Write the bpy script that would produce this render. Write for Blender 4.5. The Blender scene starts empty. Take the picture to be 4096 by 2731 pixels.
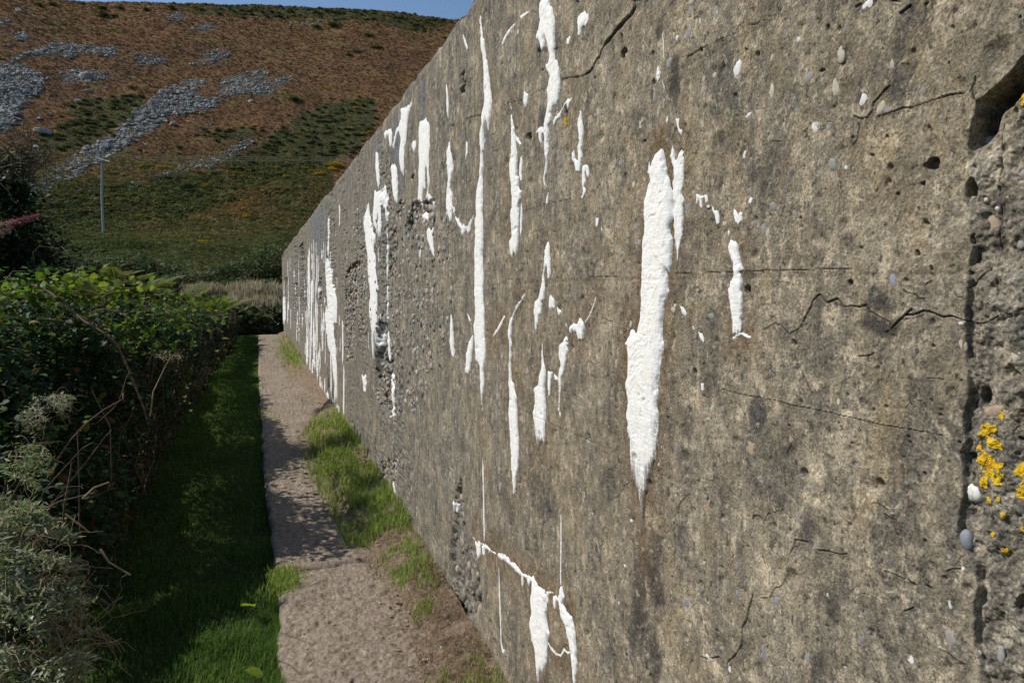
import bpy, math, random
import numpy as np
from mathutils import Vector, Matrix
R = math.radians
rs = np.random.RandomState(7)
random.seed(7)
scene = bpy.context.scene
col = scene.collection

# ------------------------------------------------------------------ camera
H = 1.6
PITCH = math.atan(122 / 1568.0)
YAW = math.atan(588 / 1568.0 * math.cos(PITCH))
FS = 4096 * 24 / 36.0                     # focal length in photo pixels
cd = bpy.data.cameras.new('camera'); cam = bpy.data.objects.new('camera', cd); col.objects.link(cam)
cam.location = (0, 0, H); cam.rotation_euler = (math.pi / 2 - PITCH, 0, -YAW)
cd.sensor_width = 36; cd.lens = 24; cd.clip_start = 0.05; cd.clip_end = 3000
scene.camera = cam

# ------------------------------------------------------------------ sky, sun, exposure
SUN_EL = R(43); SUN_AZ = R(-66)           # azimuth of the sun measured from +Y towards +X
w = bpy.data.worlds.new('World'); scene.world = w; w.use_nodes = True
nt = w.node_tree; nt.nodes.clear()
sky = nt.nodes.new('ShaderNodeTexSky'); sky.sky_type = 'NISHITA'; sky.sun_disc = False
sky.sun_elevation = SUN_EL; sky.sun_rotation = SUN_AZ
sky.air_density = 1.15; sky.dust_density = 0.15; sky.ozone_density = 4.0
bg = nt.nodes.new('ShaderNodeBackground'); bg.inputs['Strength'].default_value = 0.10
wo = nt.nodes.new('ShaderNodeOutputWorld')
nt.links.new(sky.outputs[0], bg.inputs[0]); nt.links.new(bg.outputs[0], wo.inputs[0])
sd_ = bpy.data.lights.new('sun', 'SUN'); sun = bpy.data.objects.new('sun', sd_); col.objects.link(sun)
sd_.energy = 4.6; sd_.angle = R(0.5); sd_.color = (1.0, 0.95, 0.87)
to_sun = Vector((math.sin(SUN_AZ) * math.cos(SUN_EL), math.cos(SUN_AZ) * math.cos(SUN_EL), math.sin(SUN_EL)))
sun.rotation_euler = to_sun.to_track_quat('Z', 'Y').to_euler()
sun.location = to_sun * 50
vs = scene.view_settings
vs.view_transform = 'Standard'; vs.look = 'None'; vs.gamma = 1; vs.exposure = 0.12

# ------------------------------------------------------------------ helpers
def hsh(ix, iy, seed=0):
    h = (ix.astype(np.int64) * 374761393 + iy.astype(np.int64) * 668265263 + seed * 1442695041) & 0xffffffff
    h = ((h ^ (h >> 13)) * 1274126177) & 0xffffffff
    h = ((h ^ (h >> 16)) * 2246822519) & 0xffffffff
    return ((h ^ (h >> 15)) & 0xffffff) / float(0xffffff)
def vn(x, y, seed=0):                      # value noise, 0..1
    x = np.asarray(x, float); y = np.asarray(y, float)
    ix = np.floor(x); iy = np.floor(y); fx = x - ix; fy = y - iy
    ix = ix.astype(np.int64); iy = iy.astype(np.int64)
    fx = fx * fx * (3 - 2 * fx); fy = fy * fy * (3 - 2 * fy)
    a = hsh(ix, iy, seed); b = hsh(ix + 1, iy, seed); c = hsh(ix, iy + 1, seed); d = hsh(ix + 1, iy + 1, seed)
    return (a * (1 - fx) + b * fx) * (1 - fy) + (c * (1 - fx) + d * fx) * fy
def fbm(x, y, seed=0, o=4, g=0.5):         # -1..1
    s = 0; a = 1; t = 0
    for i in range(o):
        s = s + a * (vn(x * 2 ** i + 17.3 * i, y * 2 ** i + 5.1 * i, seed + i) * 2 - 1); t += a; a *= g
    return s / t
def worley_pits(x, y, seed, rmin, rmax, prob):   # depth 0..1 inside random round pits, cell units
    ix = np.floor(x).astype(np.int64); iy = np.floor(y).astype(np.int64)
    out = np.zeros_like(x)
    for dx in (-1, 0, 1):
        for dy in (-1, 0, 1):
            cx = ix + dx; cy = iy + dy
            px = cx + hsh(cx, cy, seed); py = cy + hsh(cx, cy, seed + 1)
            rr = rmin + (rmax - rmin) * hsh(cx, cy, seed + 2) ** 3
            on = hsh(cx, cy, seed + 3) < prob
            d = np.hypot(x - px, y - py) / rr
            out = np.maximum(out, np.where(on, np.clip(1.25 - d, 0, 1), 0))
    return out
def sstep(a, b, x):
    t = np.clip((x - a) / (b - a), 0, 1); return t * t * (3 - 2 * t)
def seg_dist(px, py, pts):
    out = np.full(px.shape, 1e9)
    for (x0, y0), (x1, y1) in zip(pts[:-1], pts[1:]):
        dx, dy = x1 - x0, y1 - y0; L2 = dx * dx + dy * dy + 1e-12
        t = np.clip(((px - x0) * dx + (py - y0) * dy) / L2, 0, 1)
        out = np.minimum(out, np.hypot(px - x0 - t * dx, py - y0 - t * dy))
    return out
def inside(px, py, poly):
    c = np.zeros(px.shape, bool); n = len(poly)
    for i in range(n):
        x0, y0 = poly[i]; x1, y1 = poly[(i + 1) % n]
        if y0 == y1: continue
        m = ((y0 > py) != (y1 > py)) & (px < (x1 - x0) * (py - y0) / (y1 - y0) + x0)
        c ^= m
    return c
def sdist(px, py, poly):                   # positive inside
    d = seg_dist(px, py, list(poly) + [poly[0]])
    return np.where(inside(px, py, poly), d, -d)

# camera rays: S = photo pixels (4096 wide), D = S / 1.7415
KD = 4096 / 2352.0
cf = np.array([math.sin(YAW) * math.cos(PITCH), math.cos(YAW) * math.cos(PITCH), -math.sin(PITCH)])
cr = np.array([math.cos(YAW), -math.sin(YAW), 0.0])
cu = np.cross(cr, cf)
def ray(sx, sy):
    sx = np.asarray(sx, float); sy = np.asarray(sy, float)
    return cf * FS + cr * (sx - 2048)[..., None] + cu * (1365.5 - sy)[..., None]
def on_z(sx, sy, z=0.0):
    d = ray(sx, sy); t = (z - H) / d[..., 2]; return d[..., 0] * t, d[..., 1] * t
WX = float(on_z(1150 * KD, 1568 * KD)[0])  # wall plane x = WX
def on_wall(sx, sy):
    d = ray(sx, sy); t = WX / d[..., 0]; return d[..., 1] * t, H + d[..., 2] * t
def project(x, y, z):
    v = np.stack([x, y, z - H], -1); dep = v @ cf
    return 2048 + FS * (v @ cr) / dep, 1365.5 - FS * (v @ cu) / dep, dep
ZT = float(on_wall(1080 * KD, 0)[1])       # wall top
YEND = float(on_wall(650 * KD, 600 * KD)[0])
YEND_P = float(on_z(600 * KD, 768 * KD)[1])
CR = {'C1': (2000, 0, .44634), 'C2': (3048, 0, .44634), 'C3': (2000, 680, .44634), 'C4': (3048, 680, .44634),
      'C5': (2000, 1360, .44634), 'C6': (3048, 1360, .44634), 'C7': (2000, 2031, .44634), 'C8': (3048, 2031, .44634),
      'L1': (0, 0, .55484), 'L2': (900, 0, .55484), 'L3': (0, 800, .55484), 'L4': (900, 800, .55484), 'L6': (900, 1830, .5747), 'D': (0, 0, KD)}
def S(c, pts):
    x0, y0, s = CR[c]
    return [(x0 + a * s, y0 + b * s) for a, b in pts]
def wallpts(spts):
    a = np.array(spts, float); Y, Z = on_wall(a[:, 0], a[:, 1]); return list(zip(Y.tolist(), Z.tolist()))

def tag(o, label=None, cat=None, group=None, kind=None):
    if label: o['label'] = label
    if cat: o['category'] = cat
    if group: o['group'] = group
    if kind: o['kind'] = kind
    return o
def mk(name, v, f, m=None, parent=None, attrs=None, smooth=True):
    """f: (n,3)/(n,4) index array or a list of such arrays"""
    me = bpy.data.meshes.new(name)
    v = np.ascontiguousarray(v, dtype=np.float32)
    fl = f if isinstance(f, list) else [f]
    fl = [np.asarray(a, dtype=np.int32) for a in fl if len(a)]
    tot = np.concatenate([np.full(len(a), a.shape[1], np.int32) for a in fl])
    idx = np.concatenate([a.ravel() for a in fl])
    me.vertices.add(len(v)); me.vertices.foreach_set('co', v.ravel())
    me.loops.add(len(idx)); me.loops.foreach_set('vertex_index', idx)
    me.polygons.add(len(tot))
    st = np.concatenate([[0], np.cumsum(tot)[:-1]]).astype(np.int32)
    me.polygons.foreach_set('loop_start', st)
    me.polygons.foreach_set('loop_total', tot)
    me.polygons.foreach_set('use_smooth', np.full(len(tot), smooth, bool))
    me.update(calc_edges=True)
    for k, a in (attrs or {}).items():
        at = me.attributes.new(k, 'FLOAT', 'POINT'); at.data.foreach_set('value', np.asarray(a, np.float32).ravel())
    if m: me.materials.append(m)
    o = bpy.data.objects.new(name, me); col.objects.link(o)
    if parent: o.parent = parent
    return o
def empty(name, loc=(0, 0, 0)):
    o = bpy.data.objects.new(name, None); o.empty_display_size = .1; o.location = loc; col.objects.link(o); return o
def grid_faces(nr, nc):
    i = np.arange(nr - 1)[:, None] * nc + np.arange(nc - 1)[None, :]
    return np.stack([i, i + 1, i + nc + 1, i + nc], -1).reshape(-1, 4)
def inst(tv, tf, RM, T, val=None):
    """copies of a template: RM (n,3,3) columns scaled axes, T (n,3)"""
    n = len(T); k = len(tv)
    v = np.einsum('nij,kj->nki', RM, tv) + T[:, None, :]
    f = tf[None] + (np.arange(n) * k)[:, None, None]
    a = None if val is None else np.repeat(val, k)
    return v.reshape(-1, 3), f.reshape(-1, tf.shape[1]), a
def rot_rand(n, tilt=1.0, r=rs):
    """random rotations: yaw all round, tilt about a random horizontal axis (radians std)"""
    a = r.rand(n) * 2 * math.pi; b = r.randn(n) * tilt; c = r.rand(n) * 2 * math.pi
    ca, sa, cb, sb, cc, sc = np.cos(a), np.sin(a), np.cos(b), np.sin(b), np.cos(c), np.sin(c)
    z = np.zeros(n); o = np.ones(n)
    A = np.stack([ca, -sa, z, sa, ca, z, z, z, o], -1).reshape(-1, 3, 3)
    B = np.stack([o, z, z, z, cb, -sb, z, sb, cb], -1).reshape(-1, 3, 3)
    C_ = np.stack([cc, -sc, z, sc, cc, z, z, z, o], -1).reshape(-1, 3, 3)
    return A @ B @ C_
def tube(pts, r0, r1, n=6):
    pts = np.array(pts, float); k = len(pts); vs_, t = [], np.linspace(0, 1, k)
    for i in range(k):
        d = pts[min(i + 1, k - 1)] - pts[max(i - 1, 0)]; d /= np.linalg.norm(d) + 1e-9
        u = np.cross(d, [0.3, .1, 1]); u /= np.linalg.norm(u) + 1e-9; w_ = np.cross(d, u)
        rr = r0 + (r1 - r0) * t[i]; a = np.arange(n) * 2 * math.pi / n
        vs_.append(pts[i] + rr * (np.cos(a)[:, None] * u + np.sin(a)[:, None] * w_))
    v = np.concatenate(vs_); f = []
    for i in range(k - 1):
        for j in range(n):
            f.append((i * n + j, i * n + (j + 1) % n, (i + 1) * n + (j + 1) % n, (i + 1) * n + j))
    return v, np.array(f)
def join(parts):
    vs_, fs_, off = [], [], 0
    for v, f in parts:
        vs_.append(v); fs_.append(np.asarray(f) + off); off += len(v)
    return np.concatenate(vs_), np.concatenate(fs_)
def ico(sub=2):
    import bmesh
    bm = bmesh.new(); bmesh.ops.create_icosphere(bm, subdivisions=sub, radius=1)
    v = np.array([list(x.co) for x in bm.verts]); f = np.array([[x.index for x in p.verts] for p in bm.faces]); bm.free()
    return v, f
ICO1, ICO2, ICO3 = ico(1), ico(2), ico(3)
def noise3(v, s, seed):
    return (fbm(v[:, 0] * s + v[:, 2] * 1.7 * s, v[:, 1] * s - v[:, 2] * s, seed, 3) + fbm(v[:, 2] * s + 9, v[:, 0] * s + v[:, 1] * s, seed + 5, 3)) * .5

# ------------------------------------------------------------------ materials
class NT:
    def __init__(s, name):
        s.m = bpy.data.materials.new(name); s.m.use_nodes = True; s.t = s.m.node_tree; s.t.nodes.clear()
        s.out = s.t.nodes.new('ShaderNodeOutputMaterial')
    def n(s, typ, ins=None, **kw):
        nd = s.t.nodes.new('ShaderNode' + typ)
        for k, v in kw.items(): setattr(nd, k, v)
        for k, v in (ins or {}).items():
            if hasattr(v, 'is_output') or hasattr(v, 'links'): s.t.links.new(v, nd.inputs[k])
            else: nd.inputs[k].default_value = v
        return nd
    def noise(s, vec, scale, detail=4, rough=.55, dist=0):
        return s.n('TexNoise', {'Vector': vec, 'Scale': scale, 'Detail': detail, 'Roughness': rough, 'Distortion': dist}).outputs['Fac']
    def attr(s, name): return s.n('Attribute', attribute_name=name).outputs['Fac']
    def obj(s): return s.n('TexCoord').outputs['Object']
    def map(s, vec, sc): return s.n('Mapping', {'Vector': vec, 'Scale': sc}).outputs[0]
    def rng(s, v, a, b, c=0.0, d=1.0): return s.n('MapRange', {0: v, 1: a, 2: b, 3: c, 4: d}).outputs[0]
    def mix(s, f, a, b, blend='MIX'):
        nd = s.t.nodes.new('ShaderNodeMix'); nd.data_type = 'RGBA'; nd.blend_type = blend
        for i, v in ((0, f), (6, a), (7, b)):
            if hasattr(v, 'links'): s.t.links.new(v, nd.inputs[i])
            else: nd.inputs[i].default_value = v if i == 0 else (tuple(v) + (1,) if len(v) == 3 else v)
        return nd.outputs[2]
    def math(s, op, a, b=0.0, clamp=False):
        return s.n('Math', {0: a, 1: b}, operation=op, use_clamp=clamp).outputs[0]
    def ramp(s, f, stops):
        nd = s.n('ValToRGB', {0: f}); e = nd.color_ramp.elements
        while len(e) < len(stops): e.new(0.5)
        for x, (p, c) in zip(e, stops): x.position = p; x.color = tuple(c) + (1,)
        return nd.outputs[0]
    def bump(s, h, dist, strength=1.0, nrm=None):
        d = {'Height': h, 'Distance': dist, 'Strength': strength}
        if nrm: d['Normal'] = nrm
        return s.n('Bump', d).outputs[0]
    def done(s, color, rough=.85, nrm=None, spec=.3, transl=0.0, tcol=None):
        d = {'Base Color': color if hasattr(color, 'links') else tuple(color) + (1,), 'Roughness': rough, 'Specular IOR Level': spec}
        if nrm: d['Normal'] = nrm
        b = s.n('BsdfPrincipled', d).outputs[0]
        if transl:
            t = s.n('BsdfTranslucent', {'Color': tcol if tcol is not None else d['Base Color']}).outputs[0]
            b = s.n('MixShader', {0: transl, 1: b, 2: t}).outputs[0]
        s.t.links.new(b, s.out.inputs[0]); return s.m

def mat_concrete():
    t = NT('weathered_concrete'); o = t.obj()
    n1 = t.noise(o, 2.2, 5, .6); n2 = t.noise(t.map(o, (1, 6, 3.0)), 2.8, 8, .72); n3 = t.noise(o, 16, 6, .65)
    n4 = t.noise(o, 210, 3, .7); n5 = t.noise(o, 55, 5, .7); st = t.noise(t.map(o, (1, 22, 1.6)), 2.0, 5, .6)
    near = t.attr('near')
    n6 = t.noise(t.map(o, (1, 1, .75)), 30, 8, .78, .25); n7 = t.noise(t.map(o, (1, 1, .6)), 6.5, 9, .74, .3); n8 = t.noise(t.map(o, (1, 1.2, .6)), 5, 9, .76, .4)
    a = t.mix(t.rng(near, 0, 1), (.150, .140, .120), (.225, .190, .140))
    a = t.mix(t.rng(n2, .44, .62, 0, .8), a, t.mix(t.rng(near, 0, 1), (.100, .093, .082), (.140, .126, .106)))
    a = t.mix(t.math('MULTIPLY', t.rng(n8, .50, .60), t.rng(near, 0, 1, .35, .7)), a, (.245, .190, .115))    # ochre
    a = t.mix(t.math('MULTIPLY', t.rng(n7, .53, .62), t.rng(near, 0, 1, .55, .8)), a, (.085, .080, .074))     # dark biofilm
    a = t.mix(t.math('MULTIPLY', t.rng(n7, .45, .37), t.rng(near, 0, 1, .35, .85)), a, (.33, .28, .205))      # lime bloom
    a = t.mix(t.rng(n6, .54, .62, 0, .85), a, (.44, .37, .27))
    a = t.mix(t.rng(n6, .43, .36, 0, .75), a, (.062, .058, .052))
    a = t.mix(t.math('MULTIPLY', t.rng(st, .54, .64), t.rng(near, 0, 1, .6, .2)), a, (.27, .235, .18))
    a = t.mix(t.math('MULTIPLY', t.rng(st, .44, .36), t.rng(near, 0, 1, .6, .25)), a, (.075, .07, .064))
    a = t.mix(t.attr('cream'), a, (.47, .39, .285))
    a = t.mix(t.attr('dark'), a, (.055, .050, .048))
    a = t.mix(t.attr('stain'), a, (.155, .105, .058))
    a = t.mix(t.attr('grime'), a, (.125, .13, .15))
    a = t.mix(t.attr('crack'), a, (.018, .014, .010))
    a = t.mix(t.attr('rough'), a, t.mix(t.rng(n6, .40, .60), (.055, .052, .047), (.25, .235, .205)))
    a = t.mix(t.math('MULTIPLY', t.rng(n5, .42, .37), .75), a, (.045, .041, .035))
    a = t.mix(t.math('MULTIPLY', t.rng(n5, .57, .63), .5), a, (.42, .37, .29))
    m5 = t.rng(t.noise(o, 11, 7, .72), .36, .64, .70, 1.32)
    a = t.mix(1.0, a, t.n('CombineXYZ', {0: m5, 1: m5, 2: t.math('MULTIPLY', m5, .97)}).outputs[0], 'MULTIPLY')
    g = t.rng(n4, .34, .66, .56, 1.44)
    a = t.mix(1.0, a, t.n('CombineXYZ', {0: g, 1: g, 2: g}).outputs[0], 'MULTIPLY')
    b = t.bump(n5, .006, .8, t.bump(n4, .0022, .8, t.bump(n6, .012, .45)))
    return t.done(a, .93, b, .15)
def mat_calcite():
    t = NT('white_calcite'); o = t.obj()
    n1 = t.noise(o, 60, 5, .6); rip = t.noise(t.map(o, (1, 5, 34)), 3.2, 4, .6, .6); st = t.math('ADD', t.math('MULTIPLY', t.noise(t.map(o, (1, 120, 4)), 2.2, 4, .65), .6), t.math('MULTIPLY', t.noise(o, 260, 4, .7), .4))
    th = t.attr('thin')
    a = t.mix(t.rng(n1, .35, .7), (.80, .80, .79), (.60, .59, .57))
    a = t.mix(t.math('MULTIPLY', t.attr('thick'), t.rng(n1, .3, .6, .2, .8)), a, (.80, .765, .68))
    f = t.math('GREATER_THAN', th, 2.0)
    k = t.math('SUBTRACT', t.math('MULTIPLY', th, 1.40), t.rng(st, .3, .7, 0, 1))
    a = t.mix(t.rng(k, -.15, .25, 1, 0), a, (.15, .12, .09))
    b = t.bump(t.noise(o, 170, 4, .7), .003, .6, t.bump(rip, .004, .4))
    return t.done(a, .8, b, .25)
def mat_pebble(name, c1, c2, sc=30):
    t = NT(name); o = t.obj()
    n = t.noise(o, sc, 4, .6); n2 = t.noise(o, sc * 6, 3, .7)
    a = t.mix(t.rng(n, .38, .62), c1, c2)
    a = t.mix(t.rng(n2, .5, .7, 0, .35), a, (.06, .055, .05))
    return t.done(a, .7, t.bump(n2, .001, .5), .3)
def mat_path():
    t = NT('worn_path_concrete'); o = t.obj()
    n1 = t.noise(o, 2.5, 5, .6); n2 = t.noise(o, 24, 6, .7); n3 = t.noise(o, 130, 4, .75)
    a = t.mix(t.rng(n1, .35, .65), (.180, .140, .105), (.250, .200, .152))
    a = t.mix(t.rng(n2, .44, .68, 0, .85), a, (.35, .295, .235))
    a = t.mix(t.rng(n2, .25, .44, .8, 0), a, (.075, .058, .044))
    g = t.rng(n3, .3, .7, .45, 1.55)
    a = t.mix(1.0, a, t.n('CombineXYZ', {0: g, 1: g, 2: g}).outputs[0], 'MULTIPLY')
    a = t.mix(t.attr('soil'), a, t.mix(t.rng(n2, .35, .65), (.15, .108, .074), (.27, .205, .15)))
    return t.done(a, .95, t.bump(n3, .004, .9, t.bump(n2, .012, .8)), .1)
def mat_soil():
    t = NT('dry_soil'); o = t.obj()
    n2 = t.noise(o, 20, 6, .7); n3 = t.noise(o, 110, 4, .75)
    a = t.mix(t.rng(n2, .35, .65), (.13, .092, .062), (.26, .195, .14))
    g = t.rng(n3, .3, .7, .55, 1.4)
    a = t.mix(1.0, a, t.n('CombineXYZ', {0: g, 1: g, 2: g}).outputs[0], 'MULTIPLY')
    return t.done(a, .95, t.bump(n3, .006, .9, t.bump(n2, .02, .8)), .1)
def mat_leaf(name, stops, transl=.3, rough=.5, spec=.35, tc=1.6):
    t = NT(name); v = t.attr('tint'); o = t.obj()
    a = t.ramp(v, stops)
    n = t.noise(o, 40, 3, .6); g = t.rng(n, .3, .7, .75, 1.25)
    a = t.mix(1.0, a, t.n('CombineXYZ', {0: g, 1: g, 2: g}).outputs[0], 'MULTIPLY')
    tcl = t.mix(1.0, a, (tc, tc, tc * .7), 'MULTIPLY')
    return t.done(a, rough, None, spec, transl, tcl)
def mat_plain(name, c1, c2, sc=20, rough=.8, stretch=(1, 1, 1), bump=.002):
    t = NT(name); o = t.map(t.obj(), stretch)
    n = t.noise(o, sc, 5, .6)
    return t.done(t.mix(t.rng(n, .35, .65), c1, c2), rough, t.bump(n, bump, .6), .25)

# ------------------------------------------------------------------ the concrete wall: measured features
def ell(c, x, y, w_, h_):
    (a, b), = S(c, [(x, y)]); s = CR[c][2]
    (Y0, Z0), (Y1, _), (Y2, _), (_, Z3), (_, Z4) = wallpts([(a, b), (a - w_ * s, b), (a + w_ * s, b), (a, b - h_ * s), (a, b + h_ * s)])
    return (Y0, Z0, abs(Y1 - Y2) / 2, abs(Z3 - Z4) / 2)
CRACKS = [  # crop, half width in crop px, points
 ('C1', 2.2, [(0,970),(60,930),(140,905),(220,890),(260,855),(330,820),(400,795)]),
 ('C1', 4, [(560,715),(620,700),(700,690),(780,670)]),
 ('C1', 8, [(780,670),(830,630),(850,590),(880,530),(920,450),(960,390)]),
 ('C1', 12, [(960,390),(1000,340),(1060,270),(1120,200),(1180,130),(1215,70),(1205,0)]),
 ('C1', 3, [(1205,0),(1230,10),(1280,0)]), ('L2', 2.5, [(1735,860),(1780,845),(1845,830)]),
 ('C1', 4.5, [(1690,512),(1780,465),(1880,410)]), ('C1', 3, [(1950,375),(2000,340),(2040,330),(2110,305),(2140,250),(2200,200)]),
 ('C1', 3.5, [(2230,228),(2290,220),(2348,190)]),
 ('C2', 4.5, [(820,1040),(880,1065),(950,1050),(990,1000),(1010,920),(1060,870),(1110,810),(1150,770)]),
 ('C2', 5, [(1040,1045),(1130,1020),(1210,990),(1270,960),(1330,965),(1420,940),(1500,910),(1600,880),(1700,855),(1830,840)]),
 ('C2', 5, [(1890,825),(1915,760),(1935,700)]), ('C2', 3, [(1905,840),(1925,900)]), ('C2', 2, [(60,150),(130,140)]),
 ('C2', 4, [(360,1190),(410,1160),(430,1110)]), ('C2', 3, [(480,1110),(545,1170),(600,1100),(640,1095)]), ('C2', 2, [(0,1270),(180,1265)]),
 ('C4', 3.5, [(0,1430),(60,1400),(120,1375),(160,1390),(200,1425),(240,1470),(320,1430),(370,1360)]),
 ('C4', 5.5, [(370,1360),(400,1290),(440,1220),(460,1160),(515,1115),(580,1190),(670,1155),(700,1180),(725,1225),(800,1215),(860,1225),(940,1205)]),
 ('C4', 3, [(940,1205),(970,1260),(1050,1310),(1150,1360)]),
 ('C4', 6, [(1110,1460),(1170,1420),(1230,1350),(1290,1290),(1350,1240)]),
 ('C4', 6, [(1290,1300),(1370,1290),(1460,1255),(1520,1265),(1620,1310),(1700,1300),(1780,1335),(1870,1375),(1960,1380),(2040,1350),(2110,1310)]),
 ('C4', 3, [(2110,1310),(2250,1285),(2348,1240)]), ('C4', 3, [(1840,1060),(1920,990),(2040,870)]), ('C4', 3, [(1460,1035),(1490,1010),(1530,990)]),
 ('C6', 2.6, [(0,520),(160,550),(300,590),(460,615),(620,650),(800,690),(1000,740),(1200,780),(1400,815),(1640,850)]),
 ('C5', 1.4, [(1990,435),(2100,470),(2250,500),(2348,515)]),
 ('C5', 1.6, [(1980,30),(1930,60),(1900,110),(1870,180),(1860,270),(1855,340)]),
 ('C5', 2.2, [(1710,1280),(1740,1255),(1830,1265),(1930,1255),(1925,1150),(1920,1000)]),
 ('C5', 1.8, [(1700,1340),(1700,1370),(1650,1430),(1610,1470),(1600,1568)]), ('C5', 2.5, [(965,1440),(1050,1400),(1110,1310),(1175,1260)]),
 ('C5', 2, [(595,360),(625,270)]), ('C5', .9, [(430,745),(560,800),(700,860),(850,920)]),
 ('C7', 1.6, [(1600,0),(1590,60),(1565,75)]), ('C7', 4, [(1565,75),(1570,200),(1580,330),(1570,450),(1565,580),(1550,620)]),
 ('C7', 1.6, [(1550,620),(1545,720),(1530,820)]), ('C7', 2.2, [(2180,60),(2185,250),(2175,420)]),
 ('C7', 5, [(2280,760),(2250,880),(2220,1000),(2190,1070),(2180,1220),(2140,1280),(2110,1330),(2050,1380),(2040,1440)]),
 ('C7', 2, [(1620,1430),(1620,1300),(1650,1215),(1740,1190)]), ('C7', 5, [(1800,1335),(1840,1345),(1900,1345),(1970,1330)]),
 ('C8', 3, [(200,0),(190,30),(140,30),(70,50),(50,80),(30,120)]),
 ('C8', 4, [(420,300),(350,290),(315,285),(300,340),(260,400)]), ('C8', 2, [(260,400),(240,480),(240,590),(190,700)]),
 ('C8', 3.5, [(190,700),(130,710),(100,790),(60,800),(0,800)]), ('C8', 4, [(510,375),(600,385),(700,410),(770,405)]),
 ('C8', 2, [(910,760),(980,780),(1060,825)]), ('C8', 4, [(1645,570),(1700,550),(1780,548)]),
 ('C8', 1.6, [(1110,560),(1230,610),(1400,690)]), ('C8', 3, [(1270,920),(1330,905),(1370,885)]),
 ('C3', 2.2, [(1600,930),(1750,920),(1900,915),(2100,912),(2348,905)]), ('C4', 2, [(0,900),(200,900),(500,890),(800,880)]),
 ('C3', .9, [(60,975),(700,960),(1280,950)]), ('C3', 1.2, [(200,370),(420,300),(600,265),(850,180)]),
 ('C6', 2, [(290,130),(330,240),(420,400),(460,500),(470,560)]), ('C6', 4, [(230,1010),(260,960),(280,920)]),
 ('C6', 2, [(210,1130),(215,1300),(200,1480),(180,1530)]), ('C4', 4.5, [(2140,0),(2135,400),(2110,640),(2110,1120)]),
 ('C2', 4.5, [(2150,1040),(2145,1300),(2140,1568)]), ('C2', 8, [(1250,125),(1350,60)]), ('C2', 5, [(1170,15),(1250,20)]),
 ('C3', 2, [(1020,660),(1060,520)]), ('L6', 5, [(1570,620),(1590,520),(1600,420),(1610,250),(1640,160)]),
]
HOLES = [  # crop, x, y, half w, half h, depth m
 ('C1',1115,480,26,38,.04),('C1',1095,350,10,42,.02),('C1',595,1000,9,52,.02),('C1',1305,1265,14,12,.012),('C1',507,445,10,20,.02),
 ('C1',265,1225,14,30,.02),('C1',1580,145,6,9,.01),('C1',860,700,8,14,.01),('C1',380,630,10,10,.01),('C1',1380,480,12,30,.015),('C1',1385,740,14,30,.015),
 ('C1',2215,450,12,16,.01),('C1',1160,885,6,14,.01),('C1',350,455,14,20,.015),('C1',695,30,12,30,.015),('C1',1570,285,8,8,.01),
 ('C3',2215,1070,22,45,.03),('C3',1860,345,15,12,.02),('C3',1130,45,6,30,.01),('C3',980,520,8,16,.01),('C3',1990,420,10,12,.012),('C3',1895,555,8,8,.01),
 ('C3',120,745,0.1,0.1,.001),('C3',1125,1460,9,12,.01),('C3',590,30,5,22,.01),('C3',245,735,14,10,.008),('C3',490,555,12,8,.006),
 ('C2',1490,40,20,12,.01),('C2',1125,1222,17,15,.012),('C2',812,1228,12,13,.01),('C2',992,1390,16,14,.012),('C2',605,245,14,26,.01),('C2',1480,742,9,12,.008),
 ('C2',1520,1170,10,18,.006),('C2',1690,570,9,12,.006),('C2',545,630,26,14,.010),('C2',1400,1487,9,9,.008),('C2',1600,1028,8,12,.006),('C2',650,330,8,8,.006),
 ('C2',1540,1475,70,55,.012),('C2',880,55,30,12,.02),('C2',440,660,25,12,.008),('C2',225,180,8,8,.006),
 ('C4',340,430,12,12,.012),('C4',885,695,16,12,.012),('C4',1400,740,22,26,.010),('C4',1455,120,28,16,.012),('C4',1890,170,55,85,.035),('C4',1895,620,16,50,.03),
 ('C4',1900,800,20,40,.02),('C4',1220,215,16,16,.006),('C4',1520,880,14,24,.008),('C4',1410,350,12,22,.008),('C4',565,168,9,7,.006),('C4',1128,980,8,9,.006),
 ('C6',1965,520,48,85,.06),('C6',2330,885,45,18,.04),('C6',1330,910,11,10,.008),('C6',1270,1042,16,5,.008),('C6',1332,1038,7,10,.008),('C6',1460,1195,13,20,.01),
 ('C6',1775,915,16,12,.01),('C6',120,630,8,7,.006),('C6',1315,860,10,16,.006),('C6',1340,1160,7,9,.006),('C6',250,762,16,8,.006),('C6',1175,290,8,7,.005),
 ('C6',1745,330,12,24,.01),('C6',1860,1230,14,30,.03),('C6',1850,1040,60,28,.035),
 ('C5',1510,690,9,12,.01),('C5',1850,695,6,8,.006),('C5',2105,975,9,9,.008),('C5',1007,292,5,9,.006),('C5',270,222,4,10,.005),('C5',160,1278,6,12,.008),
 ('C7',912,1090,16,10,.012),('C7',1332,1445,10,18,.012),('C7',1358,1500,10,18,.012),('C7',235,372,6,18,.008),('C7',1950,1100,12,12,.01),
 ('C8',1500,703,34,10,.012),('C8',2320,870,46,90,.05),('C8',1207,237,9,9,.006),('C8',1075,480,10,24,.006),('C8',1090,1165,9,7,.006),
 ('L6',1845,1150,8,18,.02),('L6',1875,1280,10,18,.015),('L2',1640,905,10,8,.03),('L2',1350,1280,10,16,.04),('L4',1330,180,12,60,.05),('L4',1225,330,14,55,.05),
 ('L4',1110,980,26,90,.05),('L4',1100,1180,20,120,.05),('L4',555,410,9,70,.07),('L4',685,650,6,60,.08),('L2',1720,620,14,60,.02),('L2',2180,985,14,26,.03),
]
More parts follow.
